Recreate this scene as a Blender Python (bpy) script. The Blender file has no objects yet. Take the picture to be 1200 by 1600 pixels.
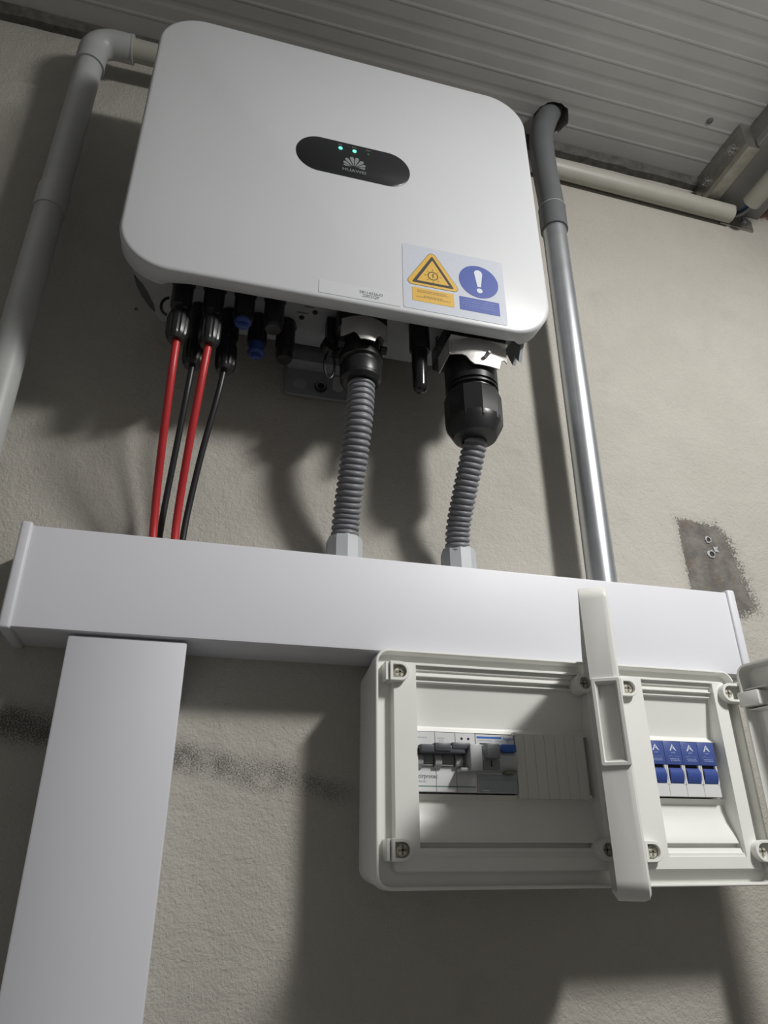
import bpy, bmesh, math, random
from mathutils import Vector, Matrix
random.seed(7)
SC = bpy.context.scene
C = SC.collection

# ------------------------------------------------------------------ camera
CAM_POS = Vector((0.0, -0.66, 1.6))
R_RIGHT = Vector((0.96572518, -0.25950071, -0.00585328))
R_DOWN = Vector((0.10936275, 0.42723463, -0.89750229))
R_FWD = Vector((0.23540321, 0.86610043, 0.44097095))
cd = bpy.data.cameras.new('camera')
cam = bpy.data.objects.new('camera', cd)
C.objects.link(cam)
m3 = Matrix((R_RIGHT, -R_DOWN, -R_FWD)).transposed()
cam.matrix_world = Matrix.Translation(CAM_POS) @ m3.to_4x4()
cd.sensor_fit = 'VERTICAL'
cd.sensor_height = 36.0
cd.sensor_width = 27.0
cd.lens = 1130.06 / 1600 * 36
cd.clip_start = 0.01
SC.camera = cam

# ------------------------------------------------------------------ world, lamps, exposure
W = bpy.data.worlds.new('world')
SC.world = W
W.use_nodes = True
W.node_tree.nodes['Background'].inputs[0].default_value = (1.0, 0.97, 0.93, 1)
W.node_tree.nodes['Background'].inputs[1].default_value = 0.15
# short LED batten under the ceiling, right of the frame, pointing away from the wall:
# discs along it for the main downward lobe and soft points for the glow of its opal cover
LAMP_X, LAMP_Z, LAMP_Y0, LAMP_Y1, LAMP_N = 0.675, 2.415, -0.74, -0.91, 5
for i in range(LAMP_N):
    loc = (LAMP_X, LAMP_Y0 + (LAMP_Y1 - LAMP_Y0) * i / (LAMP_N - 1), LAMP_Z)
    ld = bpy.data.lights.new('batten_lamp_disc', 'AREA')
    ld.shape = 'DISK'
    ld.size = 0.10
    ld.energy = 11.6 / LAMP_N
    ld.color = (1.0, 0.985, 0.96)
    lo = bpy.data.objects.new('batten_lamp_disc', ld)
    lo.location = loc
    lo.rotation_euler = Vector((-0.14, 0.37, -0.92)).to_track_quat('-Z', 'Y').to_euler()
    C.objects.link(lo)
    if i % 2 == 0:
        ld = bpy.data.lights.new('batten_lamp_glow', 'POINT')
        ld.energy = 4.2 / 3
        ld.color = (1.0, 0.985, 0.96)
        ld.shadow_soft_size = 0.07
        lo = bpy.data.objects.new('batten_lamp_glow', ld)
        lo.location = loc
        C.objects.link(lo)
vs = SC.view_settings
vs.view_transform = 'Standard'
vs.look = 'None'
vs.gamma = 1
vs.use_curve_mapping = False
vs.exposure = 0.0

# ------------------------------------------------------------------ materials
MATS = {}


def mat(name, col, rough=0.5, metal=0.0, noise=0.0, nscale=40.0, bump=0.0, bscale=400.0, spec=0.5, emit=None, estr=1.0):
    if name in MATS:
        return MATS[name]
    m = bpy.data.materials.new(name)
    m.use_nodes = True
    nt = m.node_tree
    b = nt.nodes['Principled BSDF']
    b.inputs['Roughness'].default_value = rough
    b.inputs['Metallic'].default_value = metal
    b.inputs['Specular IOR Level'].default_value = spec
    tc = nt.nodes.new('ShaderNodeTexCoord')
    if noise > 0:
        n = nt.nodes.new('ShaderNodeTexNoise')
        n.inputs['Scale'].default_value = nscale
        n.inputs['Detail'].default_value = 5
        nt.links.new(tc.outputs['Object'], n.inputs['Vector'])
        cr = nt.nodes.new('ShaderNodeValToRGB')
        cr.color_ramp.elements[0].position = 0.3
        cr.color_ramp.elements[1].position = 0.7
        cr.color_ramp.elements[0].color = (*[c * (1 - noise) for c in col], 1)
        cr.color_ramp.elements[1].color = (*[min(1, c * (1 + noise * .6)) for c in col], 1)
        nt.links.new(n.outputs['Fac'], cr.inputs['Fac'])
        nt.links.new(cr.outputs['Color'], b.inputs['Base Color'])
    else:
        b.inputs['Base Color'].default_value = (*col, 1)
    if bump > 0:
        n2 = nt.nodes.new('ShaderNodeTexNoise')
        n2.inputs['Scale'].default_value = bscale
        n2.inputs['Detail'].default_value = 3
        nt.links.new(tc.outputs['Object'], n2.inputs['Vector'])
        bp = nt.nodes.new('ShaderNodeBump')
        bp.inputs['Strength'].default_value = bump
        bp.inputs['Distance'].default_value = 0.0006
        nt.links.new(n2.outputs['Fac'], bp.inputs['Height'])
        nt.links.new(bp.outputs['Normal'], b.inputs['Normal'])
    if emit:
        b.inputs['Emission Color'].default_value = (*emit, 1)
        b.inputs['Emission Strength'].default_value = estr
    MATS[name] = m
    return m


WHITE_COVER = mat('white_cover', (0.555, 0.572, 0.585), 0.38, noise=0.015, nscale=8, bump=0.12, bscale=900)
WHITE_TRUNK = mat('white_trunking', (0.675, 0.685, 0.73), 0.48, noise=0.02, nscale=12, bump=0.05, bscale=200)
WHITE_BOX = mat('white_box_plastic', (0.78, 0.785, 0.75), 0.36, noise=0.02, nscale=25, bump=0.03, bscale=900)
CREAM = mat('cream_screw_plastic', (0.56, 0.54, 0.45), 0.45)
SCREW_SLOT = mat('screw_slot', (0.20, 0.19, 0.14), 0.6)
BODY_GREY = mat('inverter_body_grey', (0.34, 0.35, 0.37), 0.5, noise=0.06, nscale=60, bump=0.2, bscale=1200)
BRACKET_GREY = mat('bracket_grey', (0.30, 0.31, 0.33), 0.45, metal=0.3, noise=0.08, nscale=80)
POCKET = mat('pocket_grey', (0.075, 0.078, 0.085), 0.6)
DARK = mat('dark_recess', (0.02, 0.02, 0.022), 0.7)
BLACK = mat('black_plastic', (0.016, 0.017, 0.018), 0.36, noise=0.1, nscale=120)
BLACK_GLOSS = mat('black_gloss', (0.014, 0.014, 0.015), 0.16)
BLACK_CABLE = mat('black_cable', (0.018, 0.019, 0.022), 0.42)
RED_CABLE = mat('red_cable', (0.50, 0.030, 0.035), 0.42, noise=0.05, nscale=100)
BLUE_CAP = mat('blue_cap', (0.03, 0.06, 0.24), 0.4)
DISPLAY = mat('display_black', (0.016, 0.017, 0.019), 0.30, bump=0.1, bscale=1500)
LOGO_GREY = mat('logo_grey', (0.22, 0.23, 0.24), 0.5)
LED_ON = mat('led_green', (0.1, 0.9, 0.55), 0.3, emit=(0.16, 1.0, 0.58), estr=1.3)
LED_OFF = mat('led_dim', (0.03, 0.10, 0.05), 0.3, emit=(0.08, 0.4, 0.16), estr=0.12)
STICKER = mat('sticker_silver', (0.50, 0.53, 0.59), 0.45, noise=0.03, nscale=300)
STICK_YEL = mat('sticker_yellow', (0.62, 0.38, 0.06), 0.5)
STICK_BLUE = mat('sticker_blue', (0.055, 0.09, 0.33), 0.5)
STICK_BLACK = mat('sticker_black', (0.035, 0.033, 0.028), 0.5)
STICK_WHITE = mat('sticker_white', (0.62, 0.65, 0.70), 0.5)
STICK_LINEB = mat('sticker_blue_print', (0.14, 0.18, 0.42), 0.5)
STICK_LINEY = mat('sticker_brown_print', (0.32, 0.20, 0.05), 0.5)
LABEL_FILM = mat('label_film', (0.565, 0.582, 0.597), 0.36)
LABEL_EDGE = mat('label_edge', (0.36, 0.38, 0.40), 0.4)
PRINT_GREY = mat('print_grey', (0.10, 0.105, 0.115), 0.6)
STEEL = mat('stamped_steel', (0.72, 0.71, 0.69), 0.42, metal=0.7, noise=0.12, nscale=60, bump=0.4, bscale=90)
GALV = mat('galvanised_tube', (0.60, 0.63, 0.66), 0.33, metal=0.85, noise=0.10, nscale=35, bump=0.05, bscale=200)
ZINC = mat('zinc_bracket', (0.40, 0.39, 0.35), 0.34, metal=0.85, noise=0.2, nscale=70)
BOLT_M = mat('bolt_steel', (0.55, 0.55, 0.56), 0.25, metal=1.0)
GREY_PVC = mat('grey_pvc_bend', (0.13, 0.135, 0.142), 0.42, noise=0.05, nscale=30)
PIPE_PVC = mat('pale_grey_pvc', (0.44, 0.45, 0.445), 0.42, noise=0.05, nscale=30)
PIPE_CREAM = mat('cream_grey_pvc', (0.40, 0.395, 0.345), 0.45, noise=0.05, nscale=30)
HOSE_GREY = mat('grey_corrugated', (0.20, 0.205, 0.225), 0.45)
NUT_GREY = mat('grey_gland_nut', (0.44, 0.46, 0.48), 0.5)
CEIL_M = mat('ceiling_sheet', (0.46, 0.455, 0.445), 0.5, noise=0.05, nscale=14, bump=0.12, bscale=500)
BEAM_M = mat('beam_paint', (0.27, 0.27, 0.265), 0.5, noise=0.06, nscale=30)
TRIM_M = mat('joint_foam', (0.105, 0.10, 0.09), 0.9, noise=0.35, nscale=90, bump=1.0, bscale=160)
FOAM = mat('panel_foam', (0.16, 0.15, 0.13), 0.9, noise=0.2, nscale=90)
FLOOR_M = mat('floor_concrete', (0.30, 0.29, 0.27), 0.7, noise=0.12, nscale=5, bump=0.3, bscale=80)
MOD_WHITE = mat('module_white', (0.66, 0.67, 0.68), 0.42)
MOD_LGREY = mat('module_light_grey', (0.45, 0.46, 0.465), 0.45)
MOD_GREY = mat('module_grey', (0.22, 0.23, 0.245), 0.45)
MOD_DGREY = mat('module_dark_grey', (0.075, 0.08, 0.095), 0.42)
MOD_FLAP = mat('module_flap_bluegrey', (0.33, 0.365, 0.40), 0.22)
MOD_BLUE = mat('module_blue', (0.052, 0.088, 0.29), 0.42)
ROCK_BLUE = mat('rocker_blue', (0.042, 0.078, 0.29), 0.28)
HAGER_BLUE = mat('print_blue', (0.03, 0.13, 0.48), 0.5)
GREEN_LINE = mat('print_green', (0.05, 0.16, 0.11), 0.5)
PRINT_WHITE = mat('print_white', (0.58, 0.63, 0.74), 0.5)
PRINT_PALE = mat('print_pale_blue', (0.22, 0.28, 0.50), 0.5)
PRINT_FAINT = mat('print_faint', (0.42, 0.43, 0.44), 0.5)
FILLER_M = mat('blanking_cream', (0.66, 0.66, 0.62), 0.5)
WIRE_BLUE = mat('wire_blue', (0.03, 0.09, 0.26), 0.4)
WIRE_GREY = mat('wire_grey', (0.20, 0.21, 0.22), 0.45)
PLUG_M = mat('wall_plug_grey', (0.40, 0.40, 0.40), 0.6, noise=0.2, nscale=300)


# ---- plaster wall with stains (shader of the wall itself)
def wall_material():
    m = bpy.data.materials.new('plaster_wall')
    m.use_nodes = True
    nt = m.node_tree
    L = nt.links
    b = nt.nodes['Principled BSDF']
    b.inputs['Roughness'].default_value = 0.88
    b.inputs['Specular IOR Level'].default_value = 0.25
    geo = nt.nodes.new('ShaderNodeNewGeometry')
    sep = nt.nodes.new('ShaderNodeSeparateXYZ')
    L.new(geo.outputs['Position'], sep.inputs[0])

    def mth(op, a, c=None, d=None, clamp=False):
        n = nt.nodes.new('ShaderNodeMath')
        n.operation = op
        n.use_clamp = clamp
        for i, v in enumerate((a, c, d)):
            if v is None:
                continue
            if isinstance(v, (int, float)):
                n.inputs[i].default_value = v
            else:
                L.new(v, n.inputs[i])
        return n.outputs[0]

    def noise(scale, detail=4, rough=0.55, lac=2.0, vec=None):
        n = nt.nodes.new('ShaderNodeTexNoise')
        n.inputs['Scale'].default_value = scale
        n.inputs['Detail'].default_value = detail
        n.inputs['Roughness'].default_value = rough
        L.new(vec or geo.outputs['Position'], n.inputs['Vector'])
        return n.outputs['Fac']

    def sstep(v, lo, hi):
        n = nt.nodes.new('ShaderNodeMapRange')
        n.interpolation_type = 'SMOOTHSTEP'
        n.inputs[1].default_value = lo
        n.inputs[2].default_value = hi
        n.inputs[3].default_value = 0
        n.inputs[4].default_value = 1
        L.new(v, n.inputs[0])
        return n.outputs[0]

    def mix(fac, a, c):
        n = nt.nodes.new('ShaderNodeMix')
        n.data_type = 'RGBA'
        if isinstance(fac, (int, float)):
            n.inputs[0].default_value = fac
        else:
            L.new(fac, n.inputs[0])
        for i, v in ((6, a), (7, c)):
            if isinstance(v, tuple):
                n.inputs[i].default_value = (*v, 1)
            else:
                L.new(v, n.inputs[i])
        return n.outputs[2]

    X, Z = sep.outputs[0], sep.outputs[2]
    n_big = noise(3.0, 5)
    n_mid = noise(22, 5)
    n_fine = noise(260, 4, 0.65)
    n_edge = noise(120, 6, 0.7)
    n_edge2 = noise(420, 3, 0.7)
    # base
    col = mix(sstep(n_big, 0.3, 0.7), (0.43, 0.41, 0.365), (0.49, 0.472, 0.425))
    col = mix(mth('MULTIPLY', sstep(n_mid, 0.45, 0.75), 0.35), col, (0.40, 0.385, 0.35))
    col = mix(mth('MULTIPLY', sstep(n_fine, 0.60, 0.75), 0.25), col, (0.26, 0.25, 0.235))
    smudge = sstep(noise(7.5, 6, 0.6), 0.56, 0.74)
    col = mix(mth('MULTIPLY', smudge, 0.30), col, (0.27, 0.26, 0.24))
    # --- grey cement patch above the right end of the trunking
    e = mth('ADD', mth('MULTIPLY', mth('SUBTRACT', n_edge, 0.5), 0.026), mth('MULTIPLY', mth('SUBTRACT', n_edge2, 0.5), 0.040))
    dl = mth('SUBTRACT', X, 0.541)
    zz = mth('SUBTRACT', 1.972, Z)
    dr1 = mth('SUBTRACT', mth('MULTIPLY_ADD', zz, 0.85, 0.592), X)
    dr2 = mth('SUBTRACT', mth('MULTIPLY_ADD', zz, 0.20, 0.604), X)
    dt = mth('SUBTRACT', zz, mth('MULTIPLY', mth('SUBTRACT', X, 0.54), 0.08))
    db = mth('SUBTRACT', Z, mth('MULTIPLY_ADD', mth('SUBTRACT', 0.62, X), -0.35, 1.862))
    d = mth('MINIMUM', mth('MINIMUM', dl, dt), mth('MINIMUM', mth('MINIMUM', dr1, dr2), db))
    d = mth('ADD', d, mth('MULTIPLY', e, mth('ADD', 0.35, sstep(X, 0.56, 0.60))))
    patch = sstep(d, -0.0003, 0.0009)
    spatter = mth('MULTIPLY', sstep(mth('ADD', d, mth('MULTIPLY', sstep(noise(700, 4, 0.8), 0.55, 0.75), 0.03)), -0.012, 0.010), sstep(noise(650, 5, 0.8), 0.54, 0.60))
    patch = mth('MAXIMUM', patch, mth('MULTIPLY', spatter, 0.8))
    pcol = mix(sstep(noise(60, 5), 0.35, 0.65), (0.135, 0.125, 0.115), (0.205, 0.195, 0.175))
    pcol = mix(mth('MULTIPLY', sstep(n_edge2, 0.60, 0.70), 0.4), pcol, (0.33, 0.32, 0.29))
    pcol = mix(mth('MULTIPLY', sstep(noise(45, 4), 0.5, 0.7), 0.5), pcol, (0.16, 0.115, 0.075))
    col = mix(patch, col, pcol)
    # --- sooty streak along the wall between trunking and box
    zc = mth('MULTIPLY_ADD', X, -0.17, 1.6845)
    wv = mth('MULTIPLY', mth('SUBTRACT', noise(28, 3), 0.5), 0.022)
    band = mth('ABSOLUTE', mth('SUBTRACT', mth('ADD', Z, wv), zc))
    bm_ = mth('MULTIPLY', mth('SUBTRACT', 1.0, sstep(band, 0.001, 0.026)), sstep(noise(26, 4), 0.18, 0.55))
    xm = mth('SUBTRACT', 1.0, sstep(X, 0.115, 0.17))
    speck = sstep(mth('ADD', noise(760, 5, 0.8), mth('MULTIPLY', bm_, 0.12)), 0.56, 0.70)
    dense = mth('MULTIPLY', mth('SUBTRACT', 1.0, sstep(X, 0.005, 0.06)), 0.26)
    streak = mth('MULTIPLY', mth('MULTIPLY', bm_, xm), mth('ADD', mth('MULTIPLY', speck, 0.62), dense), clamp=True)
    col = mix(streak, col, (0.10, 0.097, 0.095))
    # --- broken plaster showing brick by the beam
    bx = mth('SUBTRACT', 1.0, sstep(mth('ADD', mth('ABSOLUTE', mth('SUBTRACT', X, 0.845)), mth('MULTIPLY', e, 0.8)), 0.035, 0.042))
    bz = mth('SUBTRACT', 1.0, sstep(mth('ADD', mth('ABSOLUTE', mth('SUBTRACT', Z, 2.565)), e), 0.012, 0.018))
    col = mix(mth('MULTIPLY', bx, bz), col, mix(n_edge, (0.05, 0.03, 0.025), (0.20, 0.11, 0.08)))
    # --- scattered pits
    vor = nt.nodes.new('ShaderNodeTexVoronoi')
    vor.inputs['Scale'].default_value = 16
    L.new(geo.outputs['Position'], vor.inputs['Vector'])
    pit = mth('MULTIPLY', mth('SUBTRACT', 1.0, sstep(vor.outputs['Distance'], 0.022, 0.036)), sstep(noise(9, 2), 0.5, 0.52))
    col = mix(mth('MULTIPLY', pit, 0.8), col, (0.07, 0.065, 0.06))
    L.new(col, b.inputs['Base Color'])
    # --- relief
    h = mth('ADD', mth('MULTIPLY', n_mid, 1.3), mth('MULTIPLY', noise(75, 4, 0.6), 0.55))
    h = mth('ADD', h, mth('MULTIPLY', noise(200, 5, 0.68), 0.70))
    h = mth('ADD', h, mth('MULTIPLY', noise(430, 3, 0.65), 0.42))
    h = mth('SUBTRACT', h, mth('MULTIPLY', pit, 1.0))
    h = mth('SUBTRACT', h, mth('MULTIPLY', mth('MULTIPLY', streak, speck), 0.35))
    h = mth('SUBTRACT', h, mth('MULTIPLY', patch, 0.35))
    bp = nt.nodes.new('ShaderNodeBump')
    bp.inputs['Strength'].default_value = 0.9
    bp.inputs['Distance'].default_value = 0.0022
    L.new(h, bp.inputs['Height'])
    L.new(bp.outputs['Normal'], b.inputs['Normal'])
    return m


WALL_M = wall_material()

# ------------------------------------------------------------------ building helpers
OFF = {}      # object -> world offset of its local frame (for parts built in world coordinates)


def link(o):
    C.objects.link(o)
    return o


def thing(name, label, cat, loc=(0, 0, 0), group=None):
    o = bpy.data.objects.new(name, None)
    o.empty_display_size = 0.02
    o.location = loc
    o['label'] = label
    o['category'] = cat
    if group:
        o['group'] = group
    OFF[o] = Vector(loc)
    return link(o)


def tag(o, label, cat, group=None):
    o['label'] = label
    o['category'] = cat
    if group:
        o['group'] = group
    return o


def finish(name, bm, material, parent=None, smooth=35, raw=False, label=None):
    bmesh.ops.remove_doubles(bm, verts=bm.verts, dist=1e-7)
    bmesh.ops.recalc_face_normals(bm, faces=bm.faces)
    off = OFF.get(parent, Vector((0, 0, 0))) if parent else Vector((0, 0, 0))
    own = Vector((0, 0, 0))
    if parent is None and not raw:
        zs = [v.co.z for v in bm.verts]
        own = Vector((sum(v.co.x for v in bm.verts) / len(bm.verts), sum(v.co.y for v in bm.verts) / len(bm.verts), min(zs)))
    sh = own if parent is None else (off if not raw else Vector((0, 0, 0)))
    if sh.length > 0:
        bmesh.ops.translate(bm, verts=bm.verts, vec=-sh)
    me = bpy.data.meshes.new(name)
    bm.to_mesh(me)
    bm.free()
    me.materials.append(material)
    if smooth:
        for p in me.polygons:
            p.use_smooth = True
        me.set_sharp_from_angle(angle=math.radians(smooth))
    o = bpy.data.objects.new(name, me)
    if parent:
        o.parent = parent
        OFF[o] = off if not raw else Vector((0, 0, 0))
    else:
        o.location = own
        OFF[o] = own
    if label:
        o['label'] = label
    return link(o)


def box(x0, x1, y0, y1, z0, z1, bev=0.0, seg=2, bm=None):
    out = bm or bmesh.new()
    t = bmesh.new()
    bmesh.ops.create_cube(t, size=1)
    for v in t.verts:
        v.co = Vector(((x0 + x1) / 2 + v.co.x * (x1 - x0), (y0 + y1) / 2 + v.co.y * (y1 - y0), (z0 + z1) / 2 + v.co.z * (z1 - z0)))
    if bev > 0:
        bmesh.ops.bevel(t, geom=list(t.edges), offset=bev, segments=seg, profile=0.5, affect='EDGES')
    merge(out, t)
    return out


def merge(dst, src):
    mp = [dst.verts.new(v.co) for v in src.verts]
    src.verts.index_update()
    for f in src.faces:
        try:
            dst.faces.new([mp[v.index] for v in f.verts])
        except ValueError:
            pass
    src.free()
    return dst


def rings(loops, cap0=True, cap1=True, bm=None, closed=True):
    bm = bm or bmesh.new()
    vs_ = [[bm.verts.new(p) for p in lp] for lp in loops]
    n = len(loops[0])
    for a, b in zip(vs_, vs_[1:]):
        for i in range(n if closed else n - 1):
            j = (i + 1) % n
            try:
                bm.faces.new((a[i], a[j], b[j], b[i]))
            except ValueError:
                pass
    if cap0:
        bm.faces.new(vs_[0])
    if cap1:
        bm.faces.new(vs_[-1][::-1])
    return bm


def frame(d):
    d = Vector(d).normalized()
    a = Vector((0, 0, 1)) if abs(d.z) < 0.9 else Vector((0, -1, 0))
    u = a.cross(d).normalized()
    return u, d.cross(u)


def lathe(prof, base, axis=(0, 0, 1), seg=24, bm=None, phase=0.0, cap0=True, cap1=True):
    """prof: (radius, height along axis)."""
    base = Vector(base)
    axis = Vector(axis).normalized()
    u, v = frame(axis)
    loops = []
    for r, h in prof:
        r = max(r, 1e-5)
        loops.append([base + axis * h + (u * math.cos(phase + 2 * math.pi * k / seg) + v * math.sin(phase + 2 * math.pi * k / seg)) * r for k in range(seg)])
    return rings(loops, cap0, cap1, bm)


def catmull(pts, n=8):
    P = [Vector(p) for p in pts]
    P = [P[0] * 2 - P[1]] + P + [P[-1] * 2 - P[-2]]
    out = []
    for i in range(1, len(P) - 2):
        for k in range(n):
            t = k / n
            a, b, c, d = P[i - 1], P[i], P[i + 1], P[i + 2]
            out.append(0.5 * ((2 * b) + (c - a) * t + (2 * a - 5 * b + 4 * c - d) * t * t + (3 * b - a - 3 * c + d) * t ** 3))
    out.append(P[-2].copy())
    return out


def tube(pts, r, seg=14, bm=None, radii=None, cap=True):
    P = [Vector(p) for p in pts]
    T = []
    for i in range(len(P)):
        a = P[max(0, i - 1)]
        b = P[min(len(P) - 1, i + 1)]
        T.append((b - a).normalized())
    u, v = frame(T[0])
    loops = []
    for i, p in enumerate(P):
        if i:
            q = T[i - 1].rotation_difference(T[i])
            u = q @ u
            v = q @ v
        rr = radii[i] if radii else r
        loops.append([p + (u * math.cos(2 * math.pi * k / seg) + v * math.sin(2 * math.pi * k / seg)) * rr for k in range(seg)])
    return rings(loops, cap, cap, bm)


def rrect(x0, x1, z0, z1, r, seg=8):
    if not isinstance(r, (tuple, list)):
        r = (r,) * 4
    pts = []
    for cx, cz, rr, a0 in ((x1 - r[0], z1 - r[0], r[0], 0), (x0 + r[1], z1 - r[1], r[1], 90), (x0 + r[2], z0 + r[2], r[2], 180), (x1 - r[3], z0 + r[3], r[3], 270)):
        for k in range(seg + 1):
            a = math.radians(a0 + 90 * k / seg)
            pts.append((cx + rr * math.cos(a), cz + rr * math.sin(a)))
    return pts


def prism(outline, yf, yb, bm=None):
    """outline in x,z extruded along y."""
    return rings([[(x, yf, z) for x, z in outline], [(x, yb, z) for x, z in outline]], True, True, bm)


def circle(cx, cz, r, n=28, rz=None):
    rz = rz or r
    return [(cx + r * math.cos(2 * math.pi * k / n), cz + rz * math.sin(2 * math.pi * k / n)) for k in range(n)]


def ringflat(cx, cz, r0, r1, yf, yb, n=28, bm=None):
    a, b = circle(cx, cz, r1, n), circle(cx, cz, r0, n)
    L_ = [[(x, yb, z) for x, z in a], [(x, yf, z) for x, z in a], [(x, yf, z) for x, z in b], [(x, yb, z) for x, z in b]]
    return rings(L_ + [L_[0]], False, False, bm)


def extrude_x(prof, x0, x1, bm=None, caps=True):
    """prof in (y,z) extruded along x."""
    return rings([[(x0, y, z) for y, z in prof], [(x1, y, z) for y, z in prof]], caps, caps, bm)


def text(name, s, size, x, y, z, material, parent, shear=0.0, bold=0.0, align='CENTER', xs=1.0, th=0.00008):
    cu = bpy.data.curves.new(name, 'FONT')
    cu.body = s
    cu.size = size
    cu.align_x = align
    cu.align_y = 'CENTER'
    cu.shear = shear
    cu.offset = bold * size
    cu.extrude = th
    cu.resolution_u = 3
    t = bpy.data.objects.new(name + '_tmp', cu)
    C.objects.link(t)
    bpy.context.view_layer.update()
    me0 = bpy.data.meshes.new_from_object(t.evaluated_get(bpy.context.evaluated_depsgraph_get()))
    bpy.data.objects.remove(t)
    bm = bmesh.new()
    bm.from_mesh(me0)
    bpy.data.meshes.remove(me0)
    for v in bm.verts:
        v.co = Vector((x + v.co.x * xs, y - v.co.z, z + v.co.y))
    return finish(name, bm, material, parent, smooth=0)


def struct(o, label=None):
    o['kind'] = 'structure'
    if label:
        o['label'] = label
    return o


def copy_tree(o, parent=None):
    c = o.copy()
    C.objects.link(c)
    c.parent = parent
    for ch in list(o.children):
        copy_tree(ch, c)
    return c


# ------------------------------------------------------------------ the setting
CEIL = 2.590
struct(finish('wall_back', box(-1.4, 2.3, 0, 0.12, 0, 2.577), WALL_M, smooth=0), 'rough grey-beige plastered wall behind the equipment')
struct(finish('floor', box(-1.4, 2.3, -2.6, 0.12, -0.1, 0.0), FLOOR_M, smooth=0), 'plain concrete floor')


def build_ceiling():
    prof = []
    y = -0.014
    yend = -2.6
    prof.append((y, CEIL))
    yr = -0.0435
    k = 0
    while yr > yend + 0.06:
        # proud thin rib
        prof += [(yr + 0.0030, CEIL), (yr + 0.0010, CEIL - 0.00045), (yr - 0.0010, CEIL - 0.00045), (yr - 0.0030, CEIL)]
        # shallow soft groove half way
        g = yr - 0.0255
        prof += [(g + 0.007, CEIL), (g + 0.002, CEIL + 0.0005), (g - 0.002, CEIL + 0.0005), (g - 0.007, CEIL)]
        yr -= 0.051
        k += 1
    prof.append((yend, CEIL))
    prof += [(yend, CEIL + 0.04), (-0.014, CEIL + 0.04)]
    o = finish('ceiling', extrude_x(prof, -1.4, 2.3), CEIL_M, smooth=0)
    cut = finish('cutter_tmp', lathe([(0.027, -0.03), (0.027, 0.06)], (0.4255, -0.047, CEIL), seg=26), CEIL_M, smooth=0)
    for v in cut.data.vertices:
        r = random.uniform(0.93, 1.07)
        v.co.x *= r
        v.co.y *= r
    md = o.modifiers.new('cut', 'BOOLEAN')
    md.operation = 'DIFFERENCE'
    md.object = cut
    md.solver = 'EXACT'
    bpy.context.view_layer.update()
    me = bpy.data.meshes.new_from_object(o.evaluated_get(bpy.context.evaluated_depsgraph_get()))
    o.modifiers.clear()
    o.data = me
    bpy.data.objects.remove(cut)
    struct(o, 'grey ribbed sheet-metal ceiling panel')
    # screws driven up through the sheet
    for (sx, sy) in ((0.655, -0.105), (-0.262, -0.045)):
        s = finish('ceiling_screw', lathe([(0.0, -0.0016), (0.003, -0.0016), (0.0050, -0.0006), (0.0050, 0.0006)], (sx, sy, CEIL), seg=12), GREY_PVC, o)
    top = finish('hole_lining', lathe([(0.040, 0.040), (0.040, 0.055)], (0.4255, -0.047, CEIL), seg=20), FOAM, o)
    return o


CEILING = build_ceiling()


def build_trim():
    # rough dark joint strip between wall top and ceiling sheet
    bm = bmesh.new()
    n = 140
    loops = []
    for i in range(n + 1):
        x = -1.4 + 3.7 * i / n
        j = lambda s: random.uniform(-s, s)
        loops.append([(x, 0.08, 2.577), (x, -0.011 + j(0.0012), 2.577 + j(0.0014)), (x, -0.013 + j(0.001), 2.583 + j(0.001)), (x, -0.016 + j(0.001), 2.5895), (x, 0.08, 2.5895)])
    rings(loops, True, True, bm)
    struct(finish('trim_1', bm, TRIM_M, smooth=60), 'dark rough joint strip where wall meets ceiling')


build_trim()

# ------------------------------------------------------------------ inverter
INV = thing('solar_inverter', 'large white wall-mounted inverter with black status panel and rounded corners', 'inverter', (0.106, -0.02, 2.06))


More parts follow.
